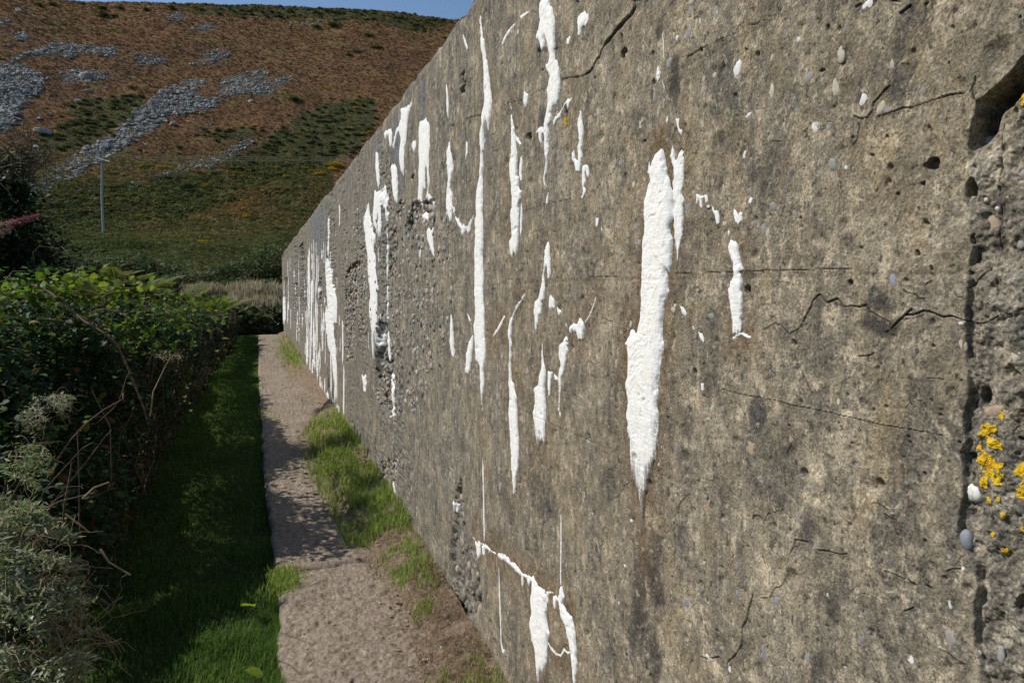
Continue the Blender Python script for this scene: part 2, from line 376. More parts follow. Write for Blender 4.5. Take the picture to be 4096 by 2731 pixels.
HONEY = [  # broken honeycombed concrete: crop, polygon, depth
 ('L6', [(1600,240),(1640,140),(1655,330),(1672,500),(1730,620),(1760,720),(1775,880),(1790,960),(1770,1060),(1700,1110),(1610,1110),(1575,900),(1560,720),(1575,520)], .035),
 ('L4', [(870,520),(900,470),(950,440),(958,520),(940,600),(945,740),(900,770),(860,750)], .05),
 ('L4', [(870,790),(930,780),(940,900),(900,1000),(920,1150),(880,1150),(860,950)], .03),
 ('L4', [(1090,880),(1130,870),(1160,900),(1170,1100),(1225,1300),(1215,1568),(1170,1568),(1085,1400),(1080,1150),(1085,960)], .05),
 ('L4', [(1205,230),(1235,190),(1245,330),(1215,480),(1230,560),(1180,560),(1180,440)], .04),
 ('L4', [(540,330),(560,300),(590,560),(585,800),(540,800),(545,600)], .06), ('L4', [(425,560),(450,560),(450,860),(425,860)], .05),
 ('L4', [(480,600),(520,600),(520,880),(490,880)], .05), ('L4', [(680,560),(700,560),(700,760),(680,760)], .05),
 ('L2', [(1350,1500),(1400,1480),(1480,1530),(1520,1568),(1340,1568)], .03), ('L4', [(1340,0),(1520,0),(1500,120),(1440,200),(1400,130),(1330,280),(1300,260)], .03),
 ('L6', [(1075,20),(1140,0),(1200,40),(1180,180),(1100,140)], .025), ('L4', [(1245,0),(1300,0),(1280,110),(1240,130)], .03),
 ('L2', [(1690,520),(1730,520),(1735,690),(1690,690)], .02),
]
RECESS = [(2400,100),(2352,133),(2301,190),(2247,232),(2232,284),(2222,429),(2219,449),(2232,544),(2224,613),(2222,662),(2219,711),(2219,800),(2224,891),(2214,960),
          (2219,1012),(2206,1042),(2212,1114),(2196,1235),(2222,1280),(2235,1310),(2240,1346),(2232,1412),(2232,1474),(2262,1568),(2262,1700),(2900,1900),(2900,100)]
PITCHED = wallpts([(x * KD, y * KD) for x, y in RECESS])
CK = []
for c, hw, pts in CRACKS:
    wp = wallpts(S(c, pts)); y0 = np.mean([p[0] for p in wp]); dep = WX * math.sin(YAW) + y0 * math.cos(YAW)
    CK.append((wp, max(hw * CR[c][2] * dep / FS * 1.3, .0008)))
rc_ = np.random.RandomState(77)
for _ in range(110):
    y = .42 * (4.5 / .42) ** rc_.rand(); z = H + rc_.uniform(-.6, .45) * (y + .5); a_ = rc_.choice([rc_.uniform(-.4, .4), 1.5 + rc_.uniform(-.5, .5)]); L_ = rc_.uniform(.010, .05) * (.6 + y * .5); q = [(y, z)]
    if not .1 < z < ZT: continue
    for _i in range(4): a_ += rc_.randn() * .5; y += math.cos(a_) * L_ / 4; z += math.sin(a_) * L_ / 4; q.append((y, z))
    CK.append((q, rc_.uniform(.0004, .0010) * (.7 + y * .3)))
HL = [ell(*h[:5]) + (h[5],) for h in HOLES]
HC = [(wallpts(S(c, p)), d) for c, p, d in HONEY]
DARKS = [ell(*a) + (s,) for *a, s in [
 ('C4',1110,1190,175,150,1.4),('C4',1080,1380,150,110,1.3),('C5',2300,650,60,130,.9),('C1',1560,700,46,190,.8),('C7',1230,700,70,460,1),('C7',1400,560,70,380,.9),
 ('C7',1280,1120,150,230,.6),('C7',1400,1370,50,200,.7),('C5',950,1300,60,130,.5),('C5',350,1350,90,160,.5),('C3',810,850,60,200,.4),('C1',370,1030,28,90,.6),
 ('C4',770,640,80,110,.5),('C8',640,900,60,110,.6),('C6',600,1230,60,200,.4),('C5',1690,760,60,110,.5),('C2',1350,600,70,60,.5),('C4',2130,450,50,200,.3),
 ('C1',1440,270,40,60,.6),('C8',780,700,80,120,.4),('C7',1950,1230,60,80,.5),('C3',950,420,60,80,.4),('C8',430,180,40,110,.5),('C1',350,450,22,70,.6),
 ('C6',1890,700,50,300,.75),('C8',2000,1000,45,420,.7),('C6',1990,190,90,150,.6),('C2',1960,1010,50,80,.7)]]  # last row puts shade of the joint and lip hollow into the colour
CREAMS = [ell(*a) + (s,) for *a, s in [
 ('C4',590,1350,90,160,.8),('C4',1100,800,55,150,.7),('C4',520,660,40,60,.6),('C4',290,1020,45,50,.6),('C6',470,1160,90,100,.9),('C6',510,390,45,55,1),
 ('C6',630,470,32,90,.7),('C6',770,655,75,34,.9),('C6',1450,300,110,60,.6),('C8',75,620,60,100,.9),('C8',310,520,70,140,.7),('C8',1060,850,30,250,.5),
 ('C8',1100,1320,30,120,.6),('C6',850,1400,35,200,.7),('C6',730,850,22,150,.6),('C8',950,280,22,110,.6),('C7',1700,980,60,160,.6),('C7',2120,1230,50,70,.6),
 ('C2',160,230,50,90,.6),('C2',950,200,110,90,.5),('C2',1200,1250,120,120,.6),('C4',330,220,60,60,.4),('C4',180,800,22,160,.6),('C4',60,760,22,110,.6),
 ('C7',1950,1440,90,100,.8),('C7',2250,1490,110,60,.8),('C5',1830,830,22,110,.5),('C6',480,1410,110,80,.5),('C2',760,640,80,60,.5),('C7',2010,700,16,500,.45),
 ('C7',1960,650,10,420,.45),('C5',1780,330,8,330,.6),('C3',1765,1250,6,330,.6),('C8',500,300,40,60,.5),('C1',1420,1290,24,40,.6),('C4',1550,640,60,120,.4)]]

GAPZ = np.array([(-float(on_wall(2235 * KD, yy * KD)[1]), g) for yy, g in [(250, 1), (300, .9), (340, .25), (420, .3), (440, 1.1), (470, .3), (540, .35), (580, .9), (620, .4), (700, .2), (860, .3), (890, 1.3), (1050, 1.5), (1090, .4), (1280, .3), (1310, 1.2), (1440, 1.3), (1500, 1.1), (1600, 1.3)]])
def feat(Y, Z):
    """everything the wall surface does at (Y, Z): outward relief and masks of its marks, with joint shade in the dark mask"""
    Y = np.asarray(Y, float); Z = np.asarray(Z, float)
    far = sstep(2.0, 5.0, Y)
    h = .007 * fbm(Y * .9, Z * .9, 11, 3) + .0032 * fbm(Y * 5, Z * 4, 12, 4) + .0016 * fbm(Y * 26, Z * 20, 13, 4) * (1 + far)
    ro = sstep(.02, .5, fbm(Y * 1.8, Z * .8, 15, 3) + .1)
    h += .0018 * ro * fbm(Y * 60, Z * 34, 14, 3)
    h -= .0055 * worley_pits(Y * 22, Z * 22, 21, .05, .26, .30) + .010 * worley_pits(Y * 7, Z * 7, 31, .03, .15, .35)
    h -= .002 * worley_pits(Y * 60, Z * 60, 41, .1, .42, .22) * (1 - far)
    er = sstep(.50, .66, vn(Y * 1.6 + 3, Z * .55 + 8, 51) * .6 + vn(Y * 6, Z * 2.2, 52) * .4) * sstep(2.6, 4.5, Y)
    h -= er * (.004 + .020 * worley_pits(Y * 17, Z * 24, 53, .2, .7, .8))
    pj = Y / 1.05 + .15; fl = np.floor(pj); h += (.012 * (hsh(fl.astype(np.int64), np.zeros(Y.shape, np.int64), 8) - .5) * 2 - .010 * np.exp(-((pj - fl) / .012) ** 2)) * sstep(4.5, 6.5, Y)
    # form board lines every 0.3 m, faint
    bl = np.abs(((Z + .02 * fbm(Y * .6, Z * 0, 5, 2)) / .46) % 1 - .5) * .46
    h -= .0012 * np.exp(-(bl / .004) ** 2)
    h += .0012 * (hsh(np.floor(Z / .46 + .5).astype(np.int64), np.zeros(Z.shape, np.int64), 3) - .5)
    m = {k: np.zeros(Y.shape) for k in ('crack', 'dark', 'cream', 'stain', 'rough', 'grime')}
    m['rough'] = er * .45
    jy = .004 * fbm(Y * 30, Z * 30, 61, 3); jz = .004 * fbm(Y * 30, Z * 30, 62, 3)
    wob = .6 + .9 * vn(Y * 25, Z * 25, 63)
    for wp, hw in CK:
        a = np.array(wp); mg = hw * 4 + .01
        k = (Y > a[:, 0].min() - mg) & (Y < a[:, 0].max() + mg) & (Z > a[:, 1].min() - mg) & (Z < a[:, 1].max() + mg)
        if not k.any(): continue
        d = seg_dist(Y[k] + jy[k] * min(1, hw / .003), Z[k] + jz[k] * min(1, hw / .003), wp) / (hw * wob[k])
        g = np.clip(1.3 - d, 0, 1)
        h[k] -= g * min(hw * 4, .03); m['crack'][k] = np.maximum(m['crack'][k], np.clip(g * 1.3, 0, .9))
        h[k] += .0012 * np.exp(-((d - 2) / 1.0) ** 2)
    for y0, z0, a, b, dp in HL:
        k = (np.abs(Y - y0) < a * 1.8) & (np.abs(Z - z0) < b * 1.8)
        if not k.any(): continue
        q = np.hypot((Y[k] - y0) / a, (Z[k] - z0) / b) + .45 * fbm(Y[k] / a * .9, Z[k] / b * .9, 71, 3)
        g = sstep(1.15, .75, q); h[k] -= g * min(dp, 1.6 * min(a, b) + .004); m['crack'][k] = np.maximum(m['crack'][k], g * .45)
    for wp, dp in HC:
        a = np.array(wp); k = (Y > a[:, 0].min() - .05) & (Y < a[:, 0].max() + .05) & (Z > a[:, 1].min() - .05) & (Z < a[:, 1].max() + .05)
        if not k.any(): continue
        s = sdist(Y[k], Z[k], wp) + .02 * fbm(Y[k] * 18, Z[k] * 14, 81, 4)
        g = sstep(0, .012, s)
        lump = 1 - worley_pits(Y[k] * 28, Z[k] * 20, 82, .3, .8, .9)
        h[k] -= g * dp * (.45 + .75 * lump * vn(Y[k] * 9, Z[k] * 6, 83)); m['rough'][k] = np.maximum(m['rough'][k], g * .8)
    # the older rough block beyond the broken joint
    k = (Y < 1.0)
    if k.any():
        y, z = Y[k], Z[k]
        s = sdist(y, z, PITCHED) + .0035 * fbm(y * 50, z * 40, 91, 4)
        g = sstep(0, .004, s); edge = np.exp(-np.maximum(s, 0) / (.004 + .014 * vn(z * 14, y * 6, 95)))
        lum = fbm(y * 26, z * 20, 92, 5)
        brk = np.interp(-z, GAPZ[:, 0], GAPZ[:, 1])
        lip = sstep(1.93, 2.0, z)
        h[k] += g * (-.003 - .012 * edge * np.maximum(brk * (.5 + vn(z * 22, y * 9, 96)), lip * .6) - .010 * lip + .015 * lum + .005 * fbm(y * 120, z * 120, 93, 3))
        dl = seg_dist(y, z, PITCHED[:5]); h[k] -= g * .060 * np.exp(-(dl / .024) ** 2)
        m['rough'][k] = np.maximum(m['rough'][k], g * (.35 + .25 * (lum > .1)))
        m['dark'][k] = np.maximum(m['dark'][k], g * .35 * edge)  # shade inside the broken joint, put into the dark mask
        # soft bulge that ends in the overhanging lip at the top right
        h[k] += .022 * sstep(.16, 0, np.abs(s)) * sstep(1.95, 2.1, z) * (1 - g)
    for y0, z0, a, b, st in DARKS + CREAMS:
        pass
    def blot(lst, key, sd):
        for y0, z0, a, b, st in lst:
            k = (np.abs(Y - y0) < a * 2) & (np.abs(Z - z0) < b * 2)
            if not k.any(): continue
            q = np.hypot((Y[k] - y0) / a, (Z[k] - z0) / b) + .8 * fbm(Y[k] * 22, Z[k] * 14, sd, 4)
            m[key][k] = np.maximum(m[key][k], st * sstep(1.1, .6, q))
    blot([(p, q, a * 1.25, b * 1.25, min(1, st * 1.15)) for p, q, a, b, st in DARKS], 'dark', 101); blot(CREAMS, 'cream', 102)
    gap = m['cream'] * sstep(.35, .6, vn(Y * 90, Z * 90, 103)); m['cream'] = .35 * m['cream'] + .65 * gap
    m['dark'] *= .70 + .30 * vn(Y * 70, Z * 60, 104)
    return h, m

# ------------------------------------------------------------------ calcite runs (outlines measured on the wall face)
DR = []; FINE = []
def dr(c, pts, t=1.0, fz=0.0, stain=0.0, kind='calcite_run'): DR.append((S(c, pts), t, fz, stain))
def drs(parts, t=1.0, fz=0.0, stain=0.0):
    p = []
    for c, pts in parts: p += S(c, pts)
    DR.append((p, t, fz, stain))
drs([('C1',[(360,0),(440,0),(445,60),(480,90),(495,170),(497,300),(500,420),(498,480),(515,540),(525,600),(540,680),(548,740),(545,800),(530,880),(515,950),(490,930),(480,990),(460,1010),(455,1080),(435,1130),(438,1230),(435,1330),(430,1440),(425,1568)]),
     ('C3',[(415,110),(425,160),(415,165),(395,150),(395,60)]),('C1',[(405,1500),(412,1440),(400,1350),(400,1230),(398,1120),(415,1020),(425,940),(428,860),(415,810),(435,760),(440,700),(430,640),(420,590),(440,560),(450,510),(440,430),(415,380),(410,330),(395,350),(400,420),(388,480),(370,440),(350,380),(325,340),(345,270),(360,180),(355,80)])], 1.3, .2)
dr('C3', [(430,205),(428,300),(408,312),(415,250)])
dr('C1', [(710,150),(740,110),(790,120),(798,180),(790,215),(775,245),(740,250),(725,355),(708,310),(705,200)])
dr('C1', [(600,350),(638,318),(625,395),(600,405)], .7)
dr('C1', [(128,212),(118,250),(75,310),(30,415),(12,400),(48,300),(88,250)], .7)
dr('C1', [(172,150),(255,95),(252,122),(185,182)], .7)
dr('C1', [(215,820),(248,855),(230,960),(218,960),(206,900)], .7)
drs([('C1',[(80,912),(100,960),(105,1060),(130,1150),(140,1240),(150,1350),(155,1450),(155,1568)]),('C3',[(170,60),(165,150),(190,190),(185,260),(165,330),(170,450),(160,560),(155,680),(145,790),(135,745),(122,735),(105,830),(85,760),(80,650),(100,590),(100,480),(88,390),(110,330),(105,180),(95,60)]),
     ('C1',[(92,1568),(90,1450),(105,1350),(105,1240),(98,1100),(96,1000),(76,930)])], 1.2, .25, .5)
dr('C1', [(140,1210),(190,1290),(180,1308),(145,1260)], .8)
drs([('C1',[(185,1405),(197,1440),(190,1568)]),('C3',[(200,90),(185,105),(170,60)]),('C1',[(168,1568),(175,1480)])], .8)
dr('C3', [(190,290),(197,370),(190,560),(182,605),(176,540),(180,400)], .7)
dr('C1', [(318,1180),(345,1145),(385,1138),(395,1190),(375,1200),(372,1280),(355,1305),(340,1200),(322,1210)], .8)
dr('C1', [(642,876),(635,930),(610,985),(600,940),(570,980),(540,1070),(520,1080),(485,1140),(470,1100),(500,1040),(560,980),(600,900)], .9)
dr('C1', [(718,978),(732,1020),(745,1150),(740,1260),(725,1360),(735,1400),(720,1545),(680,1540),(665,1470),(645,1440),(640,1370),(660,1348),(670,1420),(695,1430),(700,1380),(692,1340),(710,1260),(700,1150),(697,1080),(712,1050)], 1)
drs([('C1',[(735,1490),(765,1475),(795,1485),(798,1568)]),('C3',[(792,70),(778,65),(768,10),(758,30),(765,100),(755,150),(770,200),(740,270),(728,245),(745,190),(735,60)])], .8)
drs([('C1',[(1452,1305),(1480,1380),(1500,1470),(1505,1568)]),('C3',[(1512,60),(1520,100),(1540,180),(1550,300),(1560,420),(1555,560),(1560,700),(1550,850),(1530,930),(1512,900),(1505,1060),(1490,1180),(1480,1300),(1475,1450),(1477,1568)]),
     ('C5',[(1470,90),(1450,170),(1440,300),(1430,420),(1415,560),(1415,720),(1410,900),(1400,1060),(1370,1130),(1360,1250),(1345,1330),(1320,1420),(1310,1520)]),('C7',[(1310,30),(1300,100),(1305,180),(1300,320),(1285,345),(1265,250),(1245,150),(1250,40)]),
     ('C5',[(1240,1450),(1215,1340),(1190,1220),(1185,1100),(1165,1000),(1165,900),(1140,820),(1130,680),(1140,520),(1132,400),(1132,250),(1140,120),(1135,70),(1115,60),(1112,20)]),
     ('C3',[(1115,1540),(1160,1480),(1220,1440),(1240,1340),(1275,1260),(1275,1100),(1270,950),(1295,900),(1295,800),(1300,600),(1315,450),(1320,300),(1335,200),(1350,60)]),('C1',[(1365,1520),(1400,1400)])], 1.8, .55, 1.0)
drs([('C1',[(1555,1290),(1575,1400),(1580,1440),(1605,1395),(1622,1325),(1630,1360),(1650,1440),(1660,1568)]),('C3',[(1660,80),(1640,200),(1655,280),(1650,420),(1640,600),(1625,750),(1600,860),(1590,930),(1578,800),(1570,600),(1558,400),(1552,200),(1562,80)]),('C1',[(1560,1500),(1533,1400)])], 1.0, .6, .7)
dr('C1', [(1345,1450),(1355,1490),(1345,1568),(1330,1550)], .6)
dr('C1', [(1580,1065),(1615,1058),(1610,1130),(1645,1180),(1635,1215),(1605,1190)], .7)
dr('C1', [(1506,1045),(1512,1075),(1500,1122),(1492,1080)], .6)
dr('C1', [(1425,585),(1435,620),(1440,700),(1415,742),(1410,680),(1412,620)], .6)
dr('C1', [(1458,300),(1466,300),(1483,370),(1480,450),(1485,560),(1475,560),(1470,400)], .4)
dr('C1', [(1462,725),(1472,735),(1487,800),(1480,815),(1466,770)], .5)
dr('C3', [(1755,208),(1790,230),(1850,228),(1858,285),(1840,300),(1832,245),(1808,260),(1810,348),(1792,320),(1780,240),(1770,300),(1755,298)], .7, .2, .3)
dr('C3', [(1888,305),(1920,360),(1950,370),(1970,420),(1965,480),(1940,492),(1925,420),(1905,360)], .7, 0, .3)
dr('C3', [(2095,350),(2130,395),(2165,380),(2172,450),(2140,497),(2105,460),(2093,400)], .8)
dr('C3', [(2043,520),(2060,560),(2055,612),(2045,580)], .6)
dr('C3', [(2068,622),(2115,640),(2135,690),(2150,780),(2180,890),(2165,912),(2150,918),(2168,935),(2170,1050),(2182,1180),(2172,1350),(2168,1450),(2130,1455),(2092,1468),(2085,1380),(2065,1280),(2053,1150),(2068,1000),(2095,935),(2085,830),(2055,760),(2043,690)], 1.1, .35, .5)
dr('C3', [(1613,1198),(1650,1230),(1688,1285),(1665,1312),(1640,1280)], .7)
dr('C3', [(1785,1448),(1820,1470),(1838,1520),(1830,1560),(1800,1510)], .7)
dr('C3', [(2245,250),(2265,262),(2255,305),(2233,290)], .5); dr('C3', [(1735,1395),(1752,1405),(1750,1440),(1738,1425)], .5)
dr('C5', [(1808,388),(1830,383),(1828,452),(1812,458)], .5, 0, .4); dr('C5', [(1420,1100),(1432,1100),(1430,1135),(1421,1130)], .5); dr('C5', [(1452,945),(1462,945),(1460,975),(1452,970)], .5)
dr('C3', [(430,638),(447,690),(455,830),(457,970),(430,988),(425,860),(412,870),(400,960),(410,1050),(400,1165),(375,1180),(370,1290),(348,1305),(335,1400),(325,1475),(310,1420),(300,1250),(312,1180),(340,1150),(375,1040),(385,960),(395,870),(403,760),(413,680)], .9, .4, .4)
dr('C3', [(460,1118),(490,1170),(497,1240),(475,1250),(470,1190),(462,1272),(440,1230),(440,1150)], .8)
dr('C3', [(515,1228),(548,1270),(530,1312),(520,1280)], .7); dr('C3', [(860,428),(890,430),(885,500),(868,518)], .6, 0, .3); dr('C3', [(914,508),(930,530),(918,560)], .5)
dr('C3', [(628,1420),(660,1358),(690,1385),(720,1338),(750,1358),(762,1420),(745,1515),(710,1518),(690,1440),(660,1450),(640,1505)], 1.1, 0, .7)
dr('C3', [(885,1118),(872,1128),(838,1240),(805,1310),(775,1365),(758,1365),(800,1300),(828,1235),(862,1135)], .5, .2, .7)
drs([('C3',[(575,1505),(598,1490),(608,1530),(602,1568)]),('C5',[(595,40),(612,90),(590,150),(580,230),(565,300),(545,350),(537,440),(528,560),(526,610),(545,690),(536,690),(518,620),(520,560),(528,440),(520,340),(530,270),(545,220),(525,150),(530,60)]),('C3',[(540,1560)])], .9, .2, .5)
drs([('C5',[(374,40),(378,110),(385,170),(400,230),(412,310),(402,420),(405,600),(400,720),(405,900),(390,1025),(380,920),(352,900),(345,970),(325,990),(312,900),(302,750),(293,650),(315,560),(306,440),(340,400),(345,320),(370,230)])], 1.0, .5, .7)
dr('C5', [(428,275),(462,290),(455,330),(445,430),(440,520),(430,500),(424,380)], .7, .4); dr('C5', [(480,310),(510,330),(516,362),(490,355)], .6, .3, .4)
drs([('C3',[(208,1105),(197,1170),(170,1205),(132,1290),(102,1420),(97,1500),(102,1568)]),('C5',[(98,100),(95,250),(107,370),(125,400),(147,520),(150,650),(160,800),(167,1000),(160,1150),(145,1250),(140,1350),(125,1410),(112,1370),(103,1200),(93,1000),(85,800),(78,650),(85,500),(83,370),(83,200),(86,0)]),('C3',[(80,1540),(72,1440),(88,1350),(128,1260),(158,1190),(190,1150)])], 1.0, .4, .7)
drs([('C7',[(288,640),(300,665),(330,706),(380,742),(428,758),(412,850),(410,950),(420,1050),(432,1120),(420,1250),(402,1400),(382,1500),(372,1450),(365,1600),(328,1600),(322,1450),(310,1300),(282,1180),(268,1050),(268,900),(275,780),(280,700)])], 1.3, .45, .9)
dr('C7', [(545,675),(565,730),(578,800),(567,860),(602,920),(647,980),(667,1080),(682,1200),(687,1310),(697,1400),(685,1500),(677,1600),(658,1600),(650,1420),(635,1300),(618,1180),(588,1050),(548,980),(538,880),(526,820),(535,730)], 1.3, .3, .8)
dr('C7', [(539,60),(545,150),(547,350),(543,520),(549,690),(536,690),(535,520),(539,300)], .35, 0, .2)
dr('C7', [(470,775),(502,785),(545,830),(540,858),(502,825),(497,912),(478,905)], .7, .5, .5)
drs([('L6',[(1718,552),(1750,580),(1800,598),(1860,640),(1915,672),(1960,700),(2000,735),(2065,790),(2135,838),(2150,860),(2135,868),(2060,808),(1990,755),(1912,695),(1855,660),(1800,616),(1745,600)])], .7, .1, .9)
drs([('C7',[(0,405),(60,440),(110,490),(160,545),(200,590),(230,600),(292,628),(335,700),(380,738),(420,750),(470,748),(472,765),(420,768),(375,758),(322,718),(280,660),(225,622),(190,612),(150,570),(100,515),(50,465),(0,432)])], .7, .1, .9)
dr('C7', [(185,600),(207,605),(202,695),(190,695)], .6, .3); dr('C7', [(233,625),(268,640),(250,695)], .6, .3)
dr('C7', [(424,1205),(470,1262),(500,1300),(540,1312),(570,1258),(600,1290),(622,1285),(622,1298),(600,1304),(572,1275),(545,1330),(500,1318),(465,1282)], .4, .2, .8)
dr('C7', [(18,1270),(40,1262),(45,1280),(30,1302)], .5); dr('L6', [(1738,588),(1772,600),(1775,665),(1757,712),(1748,640)], .6, .3); dr('L6', [(1782,610),(1806,615),(1800,685),(1790,672)], .6, .3)
dr('L6', [(1166,155),(1182,200),(1192,262),(1175,242)], .8); dr('L6', [(1583,300),(1600,330),(1602,390),(1588,372)], .8); dr('L6', [(1905,720),(1913,900),(1917,1100),(1925,1290),(1942,1345),(1932,1360),(1920,1300),(1911,1100),(1906,900)], .3, .2)
dr('L6', [(1791,0),(1799,120),(1800,320),(1805,560),(1799,590),(1794,320),(1792,120)], .3, .1, .5)
dr('C3', [(2080,1510),(2120,1475),(2160,1455),(2205,1478),(2250,1500),(2245,1512),(2200,1492),(2160,1470),(2125,1490),(2090,1520)], .4, .1, .8)
dr('L4', [(1905,1020),(1940,960),(1975,900),(2010,835),(2016,842),(1982,915),(1948,975),(1915,1022)], .3, .6, .9)
drs([('L2',[(1845,100),(1850,210),(1870,290),(1875,370),(1892,460),(1902,540),(1912,620),(1927,720),(1917,800),(1905,900),(1898,960),(1890,890),(1875,870),(1862,930),(1866,1085),(1860,1100),(1857,1200),(1852,1330),(1857,1568)]),
     ('L4',[(1860,180),(1850,400),(1858,560),(1862,680),(1870,830),(1872,1000),(1880,1130),(1862,1230),(1870,1350),(1858,1450),(1862,1560),(1850,1480),(1840,1330),(1836,1200),(1808,1150),(1798,1000),(1790,910),(1800,860),(1798,600),(1796,450),(1800,300),(1803,100)]),
     ('L2',[(1805,1568),(1810,1400),(1828,1280),(1838,1180),(1842,1090),(1835,980),(1850,900),(1846,840),(1866,760),(1870,680),(1868,600),(1866,500),(1856,400),(1846,310),(1840,200)])], 1.1, .2, .3)
dr('L2', [(1591,590),(1605,660),(1612,760),(1606,868),(1597,800),(1598,700)], .8)
drs([('L2',[(1613,995),(1620,1060),(1637,1130),(1642,1230),(1622,1310),(1620,1360),(1632,1400),(1637,1480),(1652,1490),(1662,1568)]),('L4',[(1680,130),(1700,168),(1750,185),(1792,115),(1782,180),(1757,248),(1740,212),(1718,268),(1700,212),(1668,150),(1648,90),(1640,60),(1635,120),(1622,168),(1605,80)]),
     ('L2',[(1594,1540),(1593,1400),(1606,1350),(1606,1260),(1598,1180),(1601,1080)])], 1.0)
dr('L2', [(1713,245),(1735,290),(1750,350),(1740,365),(1725,310)], .8); dr('L2', [(1738,1020),(1748,1030),(1745,1110),(1732,1160),(1735,1090)], .5)
dr('L2', [(1470,848),(1480,900),(1482,1050),(1472,1180),(1482,1290),(1472,1380),(1502,1410),(1507,1470),(1497,1505),(1470,1465),(1452,1420),(1462,1300),(1458,1200),(1447,1200),(1442,1350),(1427,1400),(1422,1510),(1403,1490),(1393,1430),(1393,1300),(1398,1150),(1391,1050),(1395,950),(1413,880),(1440,865)], 1.2, .1)
dr('L4', [(1480,185),(1502,200),(1507,330),(1512,430),(1500,410),(1478,330),(1458,290),(1453,220)], 1.0)
dr('L4', [(1405,85),(1440,95),(1465,120),(1440,160),(1415,130)], 1.0); dr('L4', [(1405,350),(1414,370),(1408,430),(1402,400)], .6)
dr('L2', [(1143,965),(1165,938),(1197,918),(1207,960),(1197,1075),(1185,1050),(1178,970),(1155,1003)], .9)
dr('L2', [(1268,790),(1320,748),(1357,712),(1347,760),(1322,850),(1312,950),(1297,1050),(1292,1150),(1287,1280),(1270,1230),(1258,1120),(1268,1000),(1255,950),(1240,960),(1217,1085),(1203,1060),(1233,930),(1258,880),(1275,830)], 1.1, .2)
dr('L2', [(1192,1175),(1210,1190),(1232,1180),(1242,1280),(1242,1460),(1225,1450),(1208,1370),(1198,1270)], 1.0)
dr('L2', [(1088,1098),(1102,1110),(1107,1200),(1112,1330),(1107,1375),(1095,1300),(1083,1200)], .8)
drs([('L2',[(1078,1385),(1110,1355),(1147,1368),(1167,1430),(1172,1568)]),('L4',[(1155,185),(1140,60),(1122,60),(1122,260),(1110,245),(1107,60),(1092,100),(1092,225),(1073,225),(1066,110)]),('L2',[(1070,1500)])], 1.0, .2)
drs([('L2',[(998,1530),(1032,1462),(1040,1568)]),('L4',[(1047,120),(1062,200),(1083,260),(1077,340),(1087,420),(1092,520),(1108,640),(1097,700),(1092,800),(1097,970),(1088,1060),(1075,970),(1067,1000),(1072,1110),(1060,1140),(1058,950),(1043,840),(1037,740),(1045,700),(1033,600),(1023,400),(1008,300),(998,200),(998,80)])], 1.2, .1)
dr('L2', [(1348,1040),(1372,1008),(1378,1060),(1362,1105),(1350,1075)], .8)
drs([('L4',[(738,425),(762,500),(768,600),(785,690),(795,720),(797,830),(777,900),(787,1000),(802,1200),(804,1440),(790,1400),(773,1200),(763,1050),(743,1040),(728,950),(720,830),(738,760),(728,600),(726,480)])], 1.2, .2)
dr('L4', [(983,1268),(1014,1258),(1007,1400),(995,1395)], .9); dr('L4', [(1630,815),(1642,880),(1647,1000),(1647,1140),(1632,1115),(1620,1020),(1627,900)], .8, .3)
dr('L4', [(1787,975),(1787,1050),(1772,1160),(1757,1258),(1730,1235),(1738,1110),(1760,1020)], .9, .3); dr('L4', [(1743,808),(1772,868),(1762,882)], .6)
dr('L4', [(698,1270),(722,1365),(762,1415),(802,1495),(832,1550),(805,1575),(768,1505),(732,1435),(698,1400)], 1.2)
dr('L4', [(1174,940),(1182,1000),(1190,1180),(1182,1190),(1168,1020)], .8); dr('L4', [(1185,1250),(1215,1310),(1215,1400),(1195,1410),(1192,1568),(1182,1568),(1180,1400),(1172,1300)], .9)
for x, y0, y1, w_ in [(607,305,900,7),(634,370,760,6),(640,830,1230,10),(667,380,690,7),(666,690,1345,7),(702,350,430,7),(741,120,430,8),(590,760,1262,8),(622,560,1000,9),(722,1270,1430,5),(708,960,1100,5),
                      (760,1060,1510,6),(741,1370,1500,9),(848,860,1200,7),(857,1180,1590,7),(1166,200,600,6),(422,700,900,9),(452,730,900,5),(520,800,1030,6),(613,900,1300,6),(628,1150,1320,5),(690,1260,1400,10),(650,960,1100,6),(1166,620,880,5),(828,30,200,5),(788,1180,1480,6)]:
    q = [(x + 3 * math.sin(y0), y0)]
    n = 7
    for i in range(1, n): q.append((x + w_ * (.35 + .3 * random.random()), y0 + (y1 - y0) * i / n))
    q.append((x, y1))
    for i in range(n - 1, 0, -1): q.append((x - w_ * (.35 + .3 * random.random()), y0 + (y1 - y0) * i / n))
    dr('L4', q, .8)
rf_ = random.Random(4)
for _ in range(95):
    x = rf_.choice([rf_.uniform(590, 730), rf_.uniform(590, 730), rf_.uniform(420, 600), rf_.uniform(730, 1180)]); y0 = rf_.uniform(250 + (730 - x) * .4, 1150) if x < 730 else rf_.uniform(-50, 1100)
    L_ = rf_.uniform(40, 340) * (.45 if x > 730 else 1); w_ = rf_.uniform(1.6, 3.8); n = 6
    lim = 870 + (x - 420) * 1.55
    if y0 + L_ > lim: L_ = max(30, lim - y0)
    if y0 > lim - 20 or y0 < 280 - (x - 420) * .9: continue
    q = [(x, y0)] + [(x + w_ * rf_.uniform(.3, 1), y0 + L_ * i / n) for i in range(1, n)] + [(x, y0 + L_)] + [(x - w_ * rf_.uniform(.3, 1), y0 + L_ * i / n) for i in range(n - 1, 0, -1)]
    FINE.append(S('L4', q))
DRW = [(wallpts(p), t, fz, st) for p, t, fz, st in DR]

